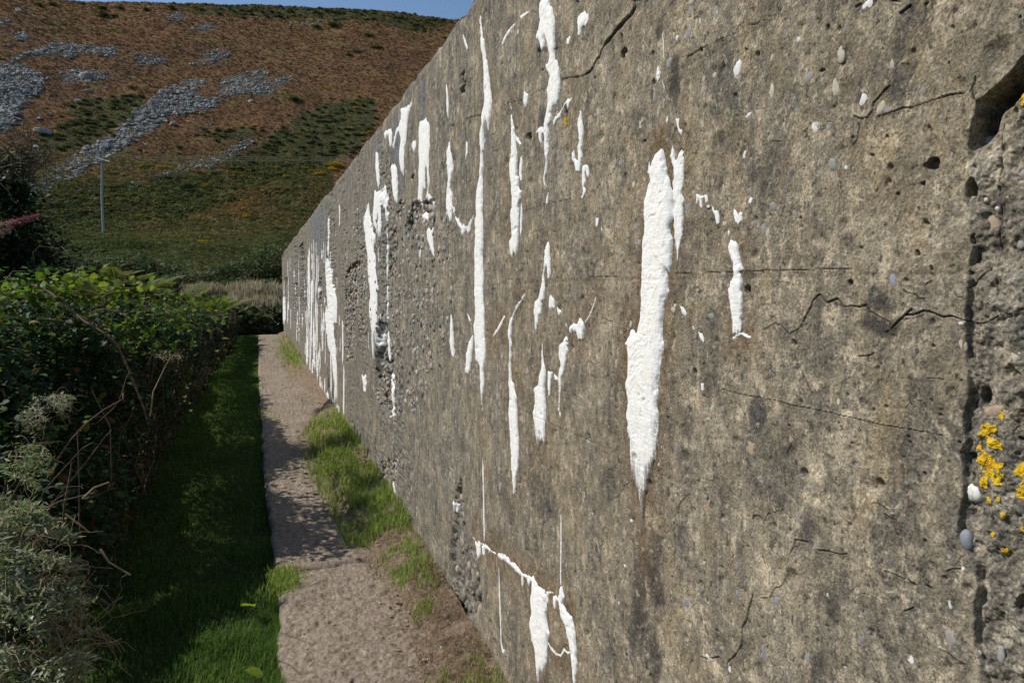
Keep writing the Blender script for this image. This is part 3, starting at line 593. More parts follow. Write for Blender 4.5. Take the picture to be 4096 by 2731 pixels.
# ------------------------------------------------------------------ wall mesh
M_CON = mat_concrete(); M_CAL = mat_calcite()
def top_z(Y): return ZT + .014 * fbm(Y * 1.1, Y * 0, 201, 5) + .012 * fbm(Y * 9, Y * 0 + 2, 203, 3) - .05 * np.clip(fbm(Y * 5, Y * 0 + 3, 202, 3) - .25, 0, 1) * 2 - .08 * sstep(YEND - .5, YEND - .05, Y)
def build_wall():
    sx = np.arange(650 * KD, 4170, 3.5)
    Yc = on_wall(sx, np.full(sx.shape, 1365.5))[0]
    Yc = np.concatenate([Yc, np.linspace(Yc[-1], -2.2, 26)[1:]])
    dep = WX * math.sin(YAW) + Yc * math.cos(YAW)
    za = np.clip(H - np.maximum(dep, .5) * .62, -.12, 1.3); zb = np.minimum(H + np.maximum(dep, .5) * .47, ZT - .02)
    zt = top_z(Yc)
    t = np.concatenate([np.zeros(12), np.linspace(0, 1, 660), np.ones(10)])
    k = np.concatenate([np.linspace(0, 1, 13)[:-1], np.ones(660), np.ones(10)])
    u = np.concatenate([np.zeros(672), np.linspace(0, 1, 11)[1:]])
    z = (-.16) * (1 - k)[:, None] + k[:, None] * (za[None] * (1 - t)[:, None] + zb[None] * t[:, None])
    z = z * (1 - u)[:, None] + zt[None] * u[:, None]
    Y = np.broadcast_to(Yc, z.shape).copy()
    h, m = feat(Y, z)
    # rounding of the top arris and far end
    dt = np.minimum(zt[None] - z, (YEND - Y) * .8 + .0)
    h -= .03 * np.exp(-np.maximum(dt, 0) / .012)
    for wp, tk, fz, st in DRW:
        if st <= 0: continue
        a = np.array(wp); wd = a[:, 0].max() - a[:, 0].min(); hgt = a[:, 1].max() - a[:, 1].min()
        sg = .010 + .22 * min(wd, .12)
        kk = (Y > a[:, 0].min() - sg * 4) & (Y < a[:, 0].max() + sg * 4) & (z > a[:, 1].min() - .25 * hgt - .05) & (z < a[:, 1].max() + .05)
        if not kk.any(): continue
        sc = .4
        d = -sdist(Y[kk] + .006 * fbm(Y[kk] * 20, z[kk] * 6, 5, 3), z[kk] * sc, [(p, q * sc) for p, q in wp])
        v = st * np.exp(-np.maximum(d, 0) / (sg * 1.0)) * (.45 + .75 * vn(Y[kk] * 60, z[kk] * 18, 6))
        m['stain'][kk] = np.maximum(m['stain'][kk], np.clip(v, 0, .95))
    # bluish grime runs on the upper far wall
    for c, x, y0, y1, w_ in [('L2',1425,600,870,16),('L2',1225,800,1400,18),('L2',1245,950,1350,20),('L2',1098,1000,1400,10),('L4',1130,0,330,14),('L4',690,80,400,40),('L4',650,100,350,30),('L2',1897,900,1180,9),('L4',1080,0,600,10)]:
        (p, q), (p2, q2), (p3, q3) = wallpts(S(c, [(x, y0), (x, y1), (x + w_, y0)]))
        ww = abs(p3 - p) + .004; kk = (np.abs(Y - p) < ww * 2)
        g = np.exp(-((Y[kk] - p) / ww) ** 2) * sstep(q + .08, q - .05, z[kk]) * sstep(q2 - .15, q2 + .15, z[kk])
        m['grime'][kk] = np.maximum(m['grime'][kk], g * (.75 + .4 * vn(Y[kk] * 25, z[kk] * 3, 7)))
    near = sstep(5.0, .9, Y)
    nr, nc = z.shape
    v = np.stack([WX - h, Y, z], -1).reshape(-1, 3)
    f = grid_faces(nr, nc)[:, ::-1]
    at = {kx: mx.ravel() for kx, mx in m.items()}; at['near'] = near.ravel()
    # top, back and both ends
    T = .55; b0 = len(v)
    top = v[(nr - 1) * nc:]
    ev = []; ef = []
    rows = [(.02, .0), (.12, .004), (.3, .006), (T, 0), (T, -1)]
    for ox, oz in rows:
        p = top.copy(); p[:, 0] = WX + ox; p[:, 2] = (p[:, 2] + oz + .006 * fbm(p[:, 1] * 4, p[:, 1] * 0 + ox * 9, 9, 3)) if oz > -1 else -.16
        ev.append(p)
    base = [np.arange((nr - 1) * nc, nr * nc)] + [b0 + i * nc + np.arange(nc) for i in range(len(rows))]
    for a, b in zip(base[:-1], base[1:]):
        ef.append(np.stack([a[:-1], b[:-1], b[1:], a[1:]], -1))
    v = np.concatenate([v] + ev)
    # ends: front column to back column
    for cidx, flip in ((0, True), (nc - 1, False)):
        fr = v[np.arange(0, nr * nc, nc) + cidx]; bk = fr.copy(); bk[:, 0] = WX + T; b1 = len(v)
        v = np.concatenate([v, bk]); a = np.arange(0, nr * nc, nc) + cidx; b = b1 + np.arange(nr)
        q = np.stack([a[:-1], a[1:], b[1:], b[:-1]], -1); ef.append(q[:, ::-1] if flip else q)
    n_ = len(v) - b0
    for kx in at: at[kx] = np.concatenate([at[kx], np.zeros(n_)])
    return mk('wall_face', v, [f] + ef, M_CON, None, at)
wall = empty('concrete_wall', (WX, 5, 0))
tag(wall, 'long tall weathered concrete wall beside the path, streaked with white lime runs', 'wall')
def own(o): o.parent = wall; o.matrix_parent_inverse = Matrix.Translation(-wall.location); return o
own(build_wall())

def build_drip(wp, t, fz, i):
    a = np.array(wp); Y0, Y1, Z0, Z1 = a[:, 0].min(), a[:, 0].max(), a[:, 1].min(), a[:, 1].max()
    s = project(np.full(2, WX), np.array([Y0, Y1]), np.full(2, (Z0 + Z1) / 2))[0]
    s2 = project(np.full(2, WX), np.full(2, (Y0 + Y1) / 2), np.array([Z0, Z1]))[1]
    wpx, hpx = abs(s[1] - s[0]), abs(s2[1] - s2[0])
    wd = Y1 - Y0; mg = .06 * wd + .003
    nc = int(np.clip(wpx / 2.4, 10, 150)) + 6; nr = int(np.clip(hpx / 3.2, 12, 420)) + 6
    Y, Z = np.meshgrid(np.linspace(Y0 - mg, Y1 + mg, nc), np.linspace(Z0 - .004, Z1 + .004, nr))
    Y = Y + 0; jit = .25 * (Y1 - Y0 + 2 * mg) / nc
    area = .5 * abs(sum(wp[j][0] * wp[(j + 1) % len(wp)][1] - wp[(j + 1) % len(wp)][0] * wp[j][1] for j in range(len(wp))))
    hw = max(area / (Z1 - Z0 + 1e-6) / 2, .0015)
    sdv = sdist(Y, Z, wp)
    vfrac = (Z1 - Z) / (Z1 - Z0)
    low = sstep(.45, 1.0, vfrac)
    sdv = sdv + hw * (.34 * fbm(Y / hw * 1.8, Z / hw * 1.1 + i, 301, 5) - .04) + .0018 * fbm(Y * 160, Z * 50, 305, 3) + hw * fz * low * .5 * fbm(Y / hw * 7, Z / hw * .5, 302, 2)
    th = np.clip(hw * .20, .0016, .0048) * t
    h, _ = feat(Y, Z)
    prof = np.where(sdv > 0, 1 - np.exp(-sdv / (hw * .13)), sdv / (hw * .13))
    rip = fbm(Y / hw * .8, Z * 95 + 9 * fbm(Y * 30, Z * 12, 304, 2), 303, 3)
    body = sstep(0, hw * .7, sdv) * (1 - .75 * low)
    hh = .7 * h + .3 * (h.mean()) * 0 + th * prof * (1 - .55 * low * min(1, fz * 2)) + body * rip * min(.0022, th * .4) + .0006
    v = np.stack([WX - hh - .3 * np.minimum(h, 0) * 0, Y, Z], -1).reshape(-1, 3)
    f = grid_faces(nr, nc)[:, ::-1]
    keep = (sdv.ravel()[f] > -hw * .35).any(1) & (sdv.ravel()[f] > -hw * 1.5).all(1)
    f = f[keep]
    used, inv = np.unique(f, return_inverse=True); f = inv.reshape(-1, 4)
    ez = max(fz, .30); thin = 1.2 - max(fz, .36) * 1.5 * low - ez * .95 * np.exp(-np.maximum(sdv, 0) / (hw * .34 + .0015))
    thin = np.where(sdv < 0, thin * .8, thin)
    return own(mk('calcite_run', v[used], f, M_CAL, None, {'thin': thin.ravel()[used], 'thick': (body * min(1, th / .01)).ravel()[used]}))
def fine_mesh():
    out = []
    for p in FINE:
        wp = wallpts(p); n = len(wp) // 2; a = np.array(wp)
        yy = np.linspace(0, 1, 40)
        top, bot = wp[0], wp[n]; L_ = [wp[0]] + wp[n + 1:][::-1] + [wp[n]]; R_ = [wp[0]] + wp[1:n] + [wp[n]]
        zz = np.linspace(top[1], bot[1], 46)
        l = np.interp(-zz, [-q[1] for q in L_], [q[0] for q in L_]); r = np.interp(-zz, [-q[1] for q in R_], [q[0] for q in R_])
        br = .35 + .9 * vn(zz * 22 + 50, zz * 0 + top[0] * 9, 5); c = (l + r) / 2 + .004 * fbm(zz * 12, zz * 0 + top[0], 6, 3); hw = np.abs(r - l) / 2 * br
        rows = np.stack([c - hw, c - hw * .4, c + hw * .4, c + hw], 1); Z = np.repeat(zz[:, None], 4, 1)
        h = feat(rows.ravel(), Z.ravel())[0].reshape(rows.shape) + np.array([-.003, .003, .003, -.003])
        out.append((np.stack([WX - h, rows, Z], -1).reshape(-1, 3), grid_faces(46, 4)))
    v, f = join(out); o = own(mk('fine_lime_streaks', v, f, M_CAL, None, {'thin': np.full(len(v), .95), 'thick': np.zeros(len(v))})); o['kind'] = 'stuff'
fine_mesh()
drips = [build_drip(w_, t, fz, i) for i, (w_, t, fz, st) in enumerate(DRW)]

# ------------------------------------------------------------------ pebbles set in the concrete
PM = {k: mat_pebble('pebble_' + k, a, b) for k, a, b in [('mortar', (.13, .115, .09), (.20, .175, .14)),
 ('grey', (.20,.20,.19), (.28,.275,.26)), ('blue', (.17,.185,.21), (.24,.25,.28)), ('cream', (.36,.32,.25), (.46,.42,.34)), ('white', (.50,.50,.48), (.64,.64,.62)),
 ('tan', (.26,.20,.135), (.36,.29,.20)), ('dark', (.055,.05,.05), (.11,.10,.095)), ('rust', (.16,.06,.03), (.24,.10,.05))]}
PEB = [('C1',1705,100,28,45,0,'grey'),('C1',1725,8,38,30,0,'cream'),('C1',1810,60,42,50,0,'tan'),('C1',1943,125,22,68,5,'grey'),('C1',2198,130,26,46,-20,'grey'),('C1',1700,300,30,58,0,'grey'),
('C1',1803,197,12,40,8,'cream'),('C1',1600,335,20,32,0,'white'),('C1',2132,620,42,98,0,'white'),('C1',1933,675,24,35,0,'cream'),('C1',1835,712,20,32,0,'cream'),('C1',1717,780,14,32,0,'cream'),
('C1',1760,945,15,42,0,'blue'),('C1',1272,1090,26,95,-12,'cream'),('C1',1240,725,15,17,0,'grey'),('C1',1100,1000,18,36,10,'cream'),('C1',990,1245,18,38,0,'tan'),('C1',1085,1460,32,44,10,'grey'),
('C1',1075,1180,12,46,-15,'dark'),('C1',2240,1025,35,22,20,'white'),('C1',2055,1515,26,32,0,'grey'),('C1',2187,1390,18,38,-15,'white'),('C1',1350,1150,17,50,0,'grey'),('C1',1385,850,18,78,0,'grey'),
('C1',1528,550,38,65,0,'grey'),('C1',130,130,10,38,-10,'tan'),('C1',780,180,18,30,0,'grey'),('C1',158,285,10,32,0,'white'),('C1',1285,270,14,40,0,'tan'),('C1',530,685,18,42,8,'grey'),('C1',1778,345,20,14,0,'grey'),
('C2',970,45,62,60,-10,'white'),('C2',320,360,30,60,5,'white'),('C2',718,475,44,92,0,'cream'),('C2',662,785,54,112,5,'cream'),('C2',935,890,60,112,-18,'white'),('C2',1085,930,45,112,-30,'cream'),
('C2',98,812,34,78,-8,'cream'),('C2',85,940,20,34,0,'blue'),('C2',425,692,42,55,20,'grey'),('C2',478,1130,38,85,30,'white'),('C2',600,1130,34,46,0,'grey'),('C2',860,105,50,18,15,'dark'),('C2',775,230,20,50,-25,'grey'),
('C2',758,1500,18,22,0,'white'),('C2',1890,1265,50,55,0,'grey'),('C2',985,1315,16,20,0,'dark'),('C2',640,1455,45,70,0,'grey'),('C2',92,520,16,40,-15,'cream'),('C2',210,288,16,24,0,'blue'),('C2',315,988,26,20,0,'blue'),('C2',480,150,18,45,0,'grey'),
('C2',548,715,22,32,0,'grey'),('C2',1795,165,34,36,-20,'tan'),('C2',1120,990,34,30,-20,'blue'),
('C3',1075,480,30,24,0,'grey'),('C3',1230,500,22,54,5,'grey'),('C3',1212,1000,24,50,10,'tan'),('C3',1203,130,20,34,-15,'cream'),('C3',1680,335,33,60,0,'blue'),('C3',1563,1245,38,46,-20,'cream'),
('C3',1178,1378,17,42,0,'cream'),('C3',1895,1300,32,33,0,'grey'),('C3',1870,1160,14,22,0,'grey'),('C3',1765,1112,20,22,0,'grey'),('C3',1995,935,25,24,0,'grey'),('C3',2007,482,22,28,0,'cream'),
('C3',1860,325,16,16,0,'white'),('C3',820,630,30,15,0,'rust'),('C3',2262,480,18,24,0,'grey'),('C3',1238,285,16,32,0,'grey'),('C3',1108,745,22,15,0,'grey'),('C3',1902,110,18,42,10,'tan'),('C3',1082,75,22,30,0,'tan'),
('C3',615,910,16,44,0,'tan'),('C3',1155,640,12,30,0,'tan'),
('C4',85,338,40,62,10,'grey'),('C4',283,380,20,36,-12,'grey'),('C4',412,315,17,46,0,'dark'),('C4',8,520,26,72,0,'grey'),('C4',773,145,34,42,-10,'tan'),('C4',70,130,30,32,0,'grey'),('C4',1980,258,30,22,0,'white'),
('C4',2070,325,30,32,20,'white'),('C4',1150,575,18,24,0,'grey'),('C4',240,257,34,12,10,'grey'),('C4',1795,1370,30,18,15,'white'),('C4',1115,480,32,22,0,'dark'),('C4',1990,1040,95,110,-30,'mortar'),
('C6',165,735,17,44,0,'blue'),('C6',843,1110,46,60,5,'blue'),('C6',2062,650,105,58,25,'tan'),('C6',1868,1380,72,84,0,'white'),('C6',2290,150,44,50,0,'cream'),('C6',70,285,16,26,0,'blue'),('C6',265,880,34,56,0,'tan'),
('C5',2245,975,66,100,0,'tan'),('C5',655,235,14,24,0,'cream'),('C5',468,170,20,46,0,'grey'),('C5',605,70,18,24,0,'grey'),('C5',1045,205,12,48,0,'cream'),('C5',1060,1070,26,60,0,'dark'),('C5',692,1090,12,42,0,'cream'),
('C7',1168,115,13,18,0,'white'),('C7',2215,760,42,72,0,'tan'),('C7',2130,525,15,46,-5,'blue'),('C7',1672,850,38,58,0,'blue'),('C7',1773,910,17,36,0,'tan'),('C7',1332,790,18,44,0,'tan'),('C7',1115,515,12,25,0,'white'),
('C7',1127,672,10,28,0,'cream'),('C7',1845,1060,14,32,0,'dark'),('C7',865,360,14,55,5,'dark'),('C7',1868,1330,30,22,0,'white'),('C7',2220,1400,26,48,10,'tan'),('C7',2058,1430,20,46,0,'white'),('C7',2143,1520,40,46,0,'cream'),
('C7',1220,440,13,22,0,'blue'),('C7',1070,850,9,20,0,'white'),('C7',2138,760,14,44,0,'blue'),('C7',1692,365,18,55,5,'dark'),('C7',430,725,13,14,0,'tan'),
('C8',140,820,34,54,5,'blue'),('C8',20,1280,30,88,0,'blue'),('C8',1688,1175,72,80,0,'grey'),('C8',1340,1350,52,70,10,'white'),('C8',1740,655,28,33,0,'cream'),('C8',1680,865,18,42,12,'white'),('C8',1797,550,18,24,0,'white'),
('C8',1797,295,55,86,10,'blue'),('C8',730,1420,27,24,0,'cream'),('C8',285,1000,13,56,0,'dark'),('C8',600,775,10,18,0,'white'),('C8',2140,1310,34,80,0,'grey'),('C8',425,1340,22,58,10,'blue'),('C8',945,935,28,26,0,'blue'),
('C8',345,65,14,36,15,'blue'),('C8',1960,350,40,70,0,'tan'),('C8',1725,1310,22,22,0,'grey')]
def pebble_geo(Y, Z, a, b, ang, prot, seed, tmpl=ICO3, h0=None):
    v = tmpl[0].copy(); n = noise3(v, 1.3, seed)
    v = v * (1 + .34 * n)[:, None]
    v = np.sign(v) * np.abs(v) ** .93
    c = min(a, b)
    x = v[:, 0] * (prot + .35 * c); y = v[:, 1] * a; z = v[:, 2] * b; t = R(ang)
    y, z = y * math.cos(t) - z * math.sin(t), y * math.sin(t) + z * math.cos(t)
    if h0 is None: h0 = feat(np.array([Y]), np.array([Z]))[0][0]
    return np.stack([WX - h0 + .35 * c + x * 1.0, Y + y, Z + z], -1), tmpl[1]
pl = []
for i, (c, x, y, w_, h_, ang, m) in enumerate(PEB):
    Y, Z, a, b = ell(c, x, y, w_ * 1.06, h_ * 1.06)
    pl.append((a * b, Y, Z, a, b, -ang, m, i))
pl.sort(reverse=True)
small = {}
for r_, (ar, Y, Z, a, b, ang, m, i) in enumerate(pl):
    big = PEB[i][0] in ('C8', 'C6') and PEB[i][1] in (1797, 2062, 1868) or PEB[i][:2] == ('C2', 1890)
    v, f = pebble_geo(Y, Z, a, b, ang, (.45 if big else .03) * min(a, b) + .0004, i)
    if r_ < 99: own(mk('embedded_pebble', v, f, PM[m]))
    else: small.setdefault(m, []).append((v, f))
# honeycomb pebbles, too many to count
rq = np.random.RandomState(3)
SP = []
for hi, (wp, dp) in enumerate(HC):
    a = np.array(wp); n = int(np.clip((a[:, 0].max() - a[:, 0].min()) * (a[:, 1].max() - a[:, 1].min()) * (110 if hi == 0 else 900), 8, 280))
    yy = rq.uniform(a[:, 0].min(), a[:, 0].max(), n * 3); zz = rq.uniform(a[:, 1].min(), a[:, 1].max(), n * 3)
    for j in np.where(sdist(yy, zz, wp) > .004)[0][:n]:
        q = rq.uniform(.010, .028); SP.append((yy[j], zz[j], q * rq.uniform(.8, 1.2), q * rq.uniform(.6, 1.0), rq.uniform(0, 90), q * rq.uniform(.1, .8), rq.choice(['mortar', 'tan', 'mortar', 'grey', 'mortar', 'cream', 'tan'] if hi else ['mortar', 'mortar', 'tan'])))
# half exposed pebbles scattered over the middle of the wall
zone = wallpts(S('L4', [(860,200),(1250,0),(1640,150),(1640,700),(1560,1150),(1400,1560),(1220,1560),(1180,900),(860,1100)])); az = np.array(zone)
yy = az[:, 0].min() + (az[:, 0].max() - az[:, 0].min()) * rq.rand(2600) ** 1.3; zz = rq.uniform(az[:, 1].min(), az[:, 1].max(), 2600)
for j in np.where(inside(yy, zz, zone))[0]:
    q = .005 + .018 * rq.rand() ** 1.8; SP.append((yy[j], zz[j], q * 1.1, q * rq.uniform(.7, 1.3), rq.uniform(0, 90), q * rq.uniform(.05, .6), rq.choice(['grey', 'tan', 'mortar', 'tan', 'mortar', 'cream', 'grey', 'dark'])))
for j in range(900):
    q = rq.uniform(.0022, .0085) * (1 if rq.rand() < .8 else 1.6); y = .42 * (9.0 / .42) ** rq.rand()
    SP.append((y, rq.uniform(.2, ZT - .05), q, q * rq.uniform(.9, 2.0), rq.uniform(-20, 20), q * .04, rq.choice(['grey', 'tan', 'mortar', 'tan', 'dark', 'blue', 'cream', 'grey'])))
sh = feat(np.array([q[0] for q in SP]), np.array([q[1] for q in SP]))[0]
for j, (y, z, a_, b_, an, pr, ky) in enumerate(SP): small.setdefault(ky, []).append(pebble_geo(y, z, a_, b_, an, pr, j, ICO2, sh[j]))
parts_v, parts_f, parts_m, off = [], [], [], 0
keys = list(small)
for ki, k in enumerate(keys):
    v, f = join(small[k]); parts_v.append(v); parts_f.append(f + off); parts_m += [ki] * len(f); off += len(v)
o = own(mk('small_pebbles', np.concatenate(parts_v), np.concatenate(parts_f), PM[keys[0]])); o['kind'] = 'stuff'
for k in keys[1:]: o.data.materials.append(PM[k])
o.data.polygons.foreach_set('material_index', np.array(parts_m, np.int32))

# ------------------------------------------------------------------ lichen on the rough block
M_LIC = mat_plain('yellow_lichen', (.60, .43, .02), (.48, .27, .01), 90, .95, bump=.004)
LICH = [('C6',[(1970,770),(2040,740),(2110,755),(2120,800),(2090,850),(2140,950),(2145,1010),(2190,1050),(2190,1100),(2150,1150),(2180,1220),(2170,1290),(2100,1300),(2070,1220),(2040,1230),(2030,1290),(1960,1330),(1930,1300),(1960,1250),(2000,1210),(1950,1140),(1890,1080),(1930,1040),(1990,1020),(1900,990),(1940,910),(2010,880),(1960,840)],'knobbly yellow lichen growing down the broken joint'),
 ('C6',[(2300,1120),(2400,1080),(2400,1230),(2340,1290),(2290,1200),(2270,1160)],None),('C6',[(2290,1340),(2400,1280),(2400,1480),(2330,1420),(2280,1390)],None),
 ('C8',[(2310,190),(2380,150),(2380,260),(2330,250)],None),('C8',[(2330,330),(2380,290),(2380,420),(2340,400)],None),('C6',[(1970,1400),(2030,1420),(2040,1460),(1980,1460)],None),
 ('C6',[(2070,610),(2100,620),(2140,650),(2165,700),(2140,720),(2110,660)],None),('C6',[(2120,1410),(2145,1410),(2140,1440)],None),('C8',[(2120,375),(2160,370),(2165,405),(2130,410)],None),
 ('C8',[(2040,235),(2070,230),(2065,255),(2045,255)],None),('C8',[(2150,45),(2185,40),(2185,75),(2155,75)],None),('C1',[(585,1045),(600,1050),(602,1100),(592,1135),(580,1100)],'small orange lichen smear below a slit in the wall'),
 ('C2',[(2310,830),(2400,800),(2400,950),(2330,930)],None)]
for c, pts, lb in LICH:
    wp = wallpts(S(c, pts)); a = np.array(wp); n = int(np.clip((a[:, 0].max() - a[:, 0].min()) * (a[:, 1].max() - a[:, 1].min()) * 1100000, 60, 6000))
    yy = rq.uniform(a[:, 0].min(), a[:, 0].max(), n * 3); zz = rq.uniform(a[:, 1].min(), a[:, 1].max(), n * 3)
    s0 = sdist(yy, zz, wp) + .004 * fbm(yy * 130, zz * 130, 77, 3)
    ok = np.where((s0 > 0) & (vn(yy * 110, zz * 110, 78) > .28))[0][:n]
    if not len(ok): continue
    yy, zz = yy[ok], zz[ok]; h, _ = feat(yy, zz); r_ = rq.uniform(.0005, .0014, len(ok)) 
    RM = rot_rand(len(ok), 1, rq) * r_[:, None, None]
    v, f, _ = inst(ICO1[0], ICO1[1], RM, np.stack([WX - h - .0008, yy, zz], -1))
    own(mk('lichen', v, f, M_LIC))

# ------------------------------------------------------------------ path, verge and ground
M_PATH = mat_path(); M_SOIL = mat_soil()
def gline(pts):
    a = np.array(pts, float) * KD; X, Y = on_z(a[:, 0], a[:, 1]); o = np.argsort(Y); return Y[o], X[o]
LE_Y, LE_X = gline([(593,768),(593,860),(596,938),(599,952),(602,1060),(612,1150),(620,1230),(627,1300),(633,1345),(633,1450),(640,1568),(655,1900)])
RE_Y, RE_X = gline([(636,768),(650,800),(655,850),(690,880),(730,905),(738,935),(690,990),(700,1040),(745,1120),(785,1210),(850,1290),(915,1380),(950,1460),(985,1568),(1080,1900)])
def xl(Y): return np.interp(Y, LE_Y, LE_X) + .020 * fbm(Y * 5, Y * 0, 401, 5) + .018 * (np.abs(fbm(Y * 2.1, Y * 0 + 4, 402, 2)))
def xr(Y): return np.interp(Y, RE_Y, RE_X)
YP = np.concatenate([np.array([-3, -2, -1, 0, .6]), on_z(np.full(420, 1100.0), np.linspace(2950, 768 * KD, 420))[1]])
YP = np.unique(np.clip(YP, -3, YEND_P))
def path_h(X, Y):
    d = X - xl(Y)
    h = .012 * fbm(X * 3, Y * 3, 411, 4) + .008 * fbm(X * 16, Y * 16, 412, 5) + .006 * fbm(X * 55, Y * 55, 417, 3) + .004 * worley_pits(X * 18, Y * 18, 413, .15, .5, .5) - .007 * worley_pits(X * 14 + .5, Y * 14, 414, .1, .45, .5)
    h -= .03 * np.exp(-np.maximum(d, 0) / .012)
    brk = np.minimum.reduce([np.abs(Y - y0 - .03 * fbm(X * 6, X * 0, int(y0 * 7) + 1, 3)) for y0 in (float(on_z(1000., 945 * KD)[1]), float(on_z(1000., 1322 * KD)[1]), float(on_z(1000., 1100 * KD)[1]))])
    h -= .03 * np.exp(-(brk / .02) ** 2)
    return h
nx = 230
tt = np.concatenate([[0, 0, 0], np.linspace(0, 1, nx) ** 1.0]); dz = np.concatenate([[-.13, -.07, -.035], np.zeros(nx)])
XX = xl(YP)[:, None] + tt[None] * (WX - .03 - xl(YP))[:, None]; YY = np.broadcast_to(YP[:, None], XX.shape)
ZZ = path_h(XX, YY) + dz[None]; XX = XX + np.where(dz < 0, .006 * fbm(YY * 30, dz[None] * 60 + YY, 415, 3), 0)
soil = sstep(-.12, .10, XX - xr(YY) + .10 * fbm(XX * 8, YY * 8, 416, 4))
o = mk('path', np.stack([XX, YY, ZZ], -1).reshape(-1, 3), grid_faces(*XX.shape), M_PATH, None, {'soil': soil.ravel()})
tag(o, kind='structure')
def verge_h(X, Y):
    u = np.clip((X - xr(Y)) / (WX - xr(Y) + 1e-3), 0, 1.3)
    far = sstep(2, 5, Y)
    return -.03 + .05 * sstep(0, .35, u) + .10 * u * (.35 + .65 * far) + .02 * fbm(X * 7, Y * 7, 421, 4) * sstep(-.1, .4, u) + .006 * fbm(X * 40, Y * 40, 422, 3)
u = np.linspace(0, 1.0, 90)
XX = (xr(YP) - .02)[:, None] + u[None] * (WX + .02 - xr(YP))[:, None]; YY = np.broadcast_to(YP[:, None], XX.shape)
tag(mk('soil_verge', np.stack([XX, YY, verge_h(XX, YY)], -1).reshape(-1, 3), grid_faces(*XX.shape), M_SOIL), kind='structure')
# ground sheet
def ground_h(X, Y):
    r_ = np.hypot(X, Y)
    return -.075 + .02 * fbm(X * 1.2, Y * 1.2, 431, 3) * sstep(40, 20, r_) - 1.2 * sstep(26, 34, r_)
t1 = NT('turf_soil'); nn = t1.noise(t1.obj(), 6, 5)
M_TURF = t1.done(t1.mix(nn, (.022, .035, .010), (.05, .055, .022)), .95, t1.bump(nn, .03), .1)
gx = np.concatenate([[-900, -300, -100, -50], np.linspace(-30, 30, 160), [50, 100, 300, 900]])
gy = np.concatenate([[-900, -200, -50], np.linspace(-12, 40, 160), [60, 120, 300, 900]])
GX, GY = np.meshgrid(gx, gy)
GZ = ground_h(GX, GY)
tag(mk('ground', np.stack([GX, GY, GZ], -1).reshape(-1, 3), grid_faces(*GX.shape), M_TURF), kind='structure')

# ------------------------------------------------------------------ the hill
SKY = [(-400, -60), (0, -46), (180, -19), (350, -14), (470, -9), (600, -8), (760, 1), (900, 10), (1040, 26), (1300, 48), (2400, 145)]
sxy = np.array(SKY, float) * KD; rr_ = ray(sxy[:, 0], sxy[:, 1])
SK_AZ = np.arctan2(rr_[:, 0], rr_[:, 1]); SK_T = rr_[:, 2] / np.hypot(rr_[:, 0], rr_[:, 1])
RT = 225.0
PR_R = np.array([0, 24, 30, 38, 50, 76, 110, 150, 190, 215, RT, 240, 300, 420]); PR_Z = np.array([-1.6, -1.6, -1.35, .2, 2.6, 7.6, 22., 45., 68.5, 82.5, 87., 89, 84, 60])
def smooth_profile(r):
    return (np.interp(r - 4, PR_R, PR_Z) + np.interp(r, PR_R, PR_Z) * 2 + np.interp(r + 4, PR_R, PR_Z)) / 4
def hill_h(X, Y):
    r = np.hypot(X, Y); az = np.arctan2(X, Y)
    A = np.interp(az, SK_AZ, SK_T) / .39
    lo = sstep(34, 90, r)
    z = smooth_profile(r) * (1 + (A - 1) * lo)
    g = lo * sstep(300, 200, r)
    return z + g * (2.2 * fbm(X * .018, Y * .018, 501, 3) * sstep(240, 190, r) + .8 * fbm(X * .07, Y * .07, 502, 4)) + .35 * fbm(X * .3, Y * .3, 503, 3) * sstep(36, 46, r)
az = np.linspace(R(-75), R(75), 620); rg = np.concatenate([np.linspace(27, 76, 110), np.linspace(76.5, 232, 330), np.linspace(234, 420, 30)])
AZ, RG = np.meshgrid(az, rg); HX = RG * np.sin(AZ); HY = RG * np.cos(AZ); HZ = hill_h(HX, HY)
HSX, HSY, HD = project(HX.ravel(), HY.ravel(), HZ.ravel())
def L1p(pts, crop='L1'): return [(a / KD, b / KD) for a, b in S(crop, pts)]
SCREE = [L1p(p) for p in [
 [(-60,430),(60,450),(200,480),(340,560),(290,640),(220,720),(130,830),(140,900),(60,950),(-60,960)],
 [(60,430),(250,360),(430,300),(600,330),(830,340),(850,400),(800,415),(600,375),(500,435),(430,400),(200,410),(80,460)],
 [(980,400),(1180,420),(1200,460),(1000,475)], [(1340,480),(1440,430),(1450,400),(1600,345),(1665,380),(1620,435),(1540,465),(1440,465)],
 [(1240,620),(1400,630),(1440,700),(1600,720),(1560,780),(1400,820),(1200,850),(1100,950),(1000,1010),(850,1100),(700,1180),(600,1270),(420,1350),(250,1440),(170,1500),(150,1420),(120,1370),(350,1240),(560,1110),(620,1060),(820,960),(950,850),(1080,720),(1150,660)],
 [(1600,580),(1750,530),(1900,495),(1940,530),(1880,590),(2080,550),(2130,570),(2000,640),(1950,690),(1850,700),(1800,670),(1650,710),(1570,690)],
 [(900,1365),(930,1330),(1150,1260),(1260,1220),(1400,1160),(1600,1100),(1750,1030),(1830,1015),(1820,1050),(1700,1110),(1600,1180),(1500,1225),(1400,1230),(1250,1275),(1050,1300),(950,1370)],
 [(1220,120),(1270,90),(1330,100),(1345,145),(1300,155),(1230,145)], [(1380,215),(1500,165),(1560,190),(1450,235)], [(2050,190),(2300,158),(2290,180)],
 [(-20,160),(70,145),(60,180),(0,188)], [(110,240),(205,240),(180,300),(110,290)], [(60,1210),(160,1190),(215,1260),(100,1320),(-20,1370),(-20,1290)],
 [(430,520),(560,500),(760,520),(780,580),(700,590),(600,600),(450,600)], [(1310,580),(1420,570),(1500,600),(1480,640),(1330,620)]]]
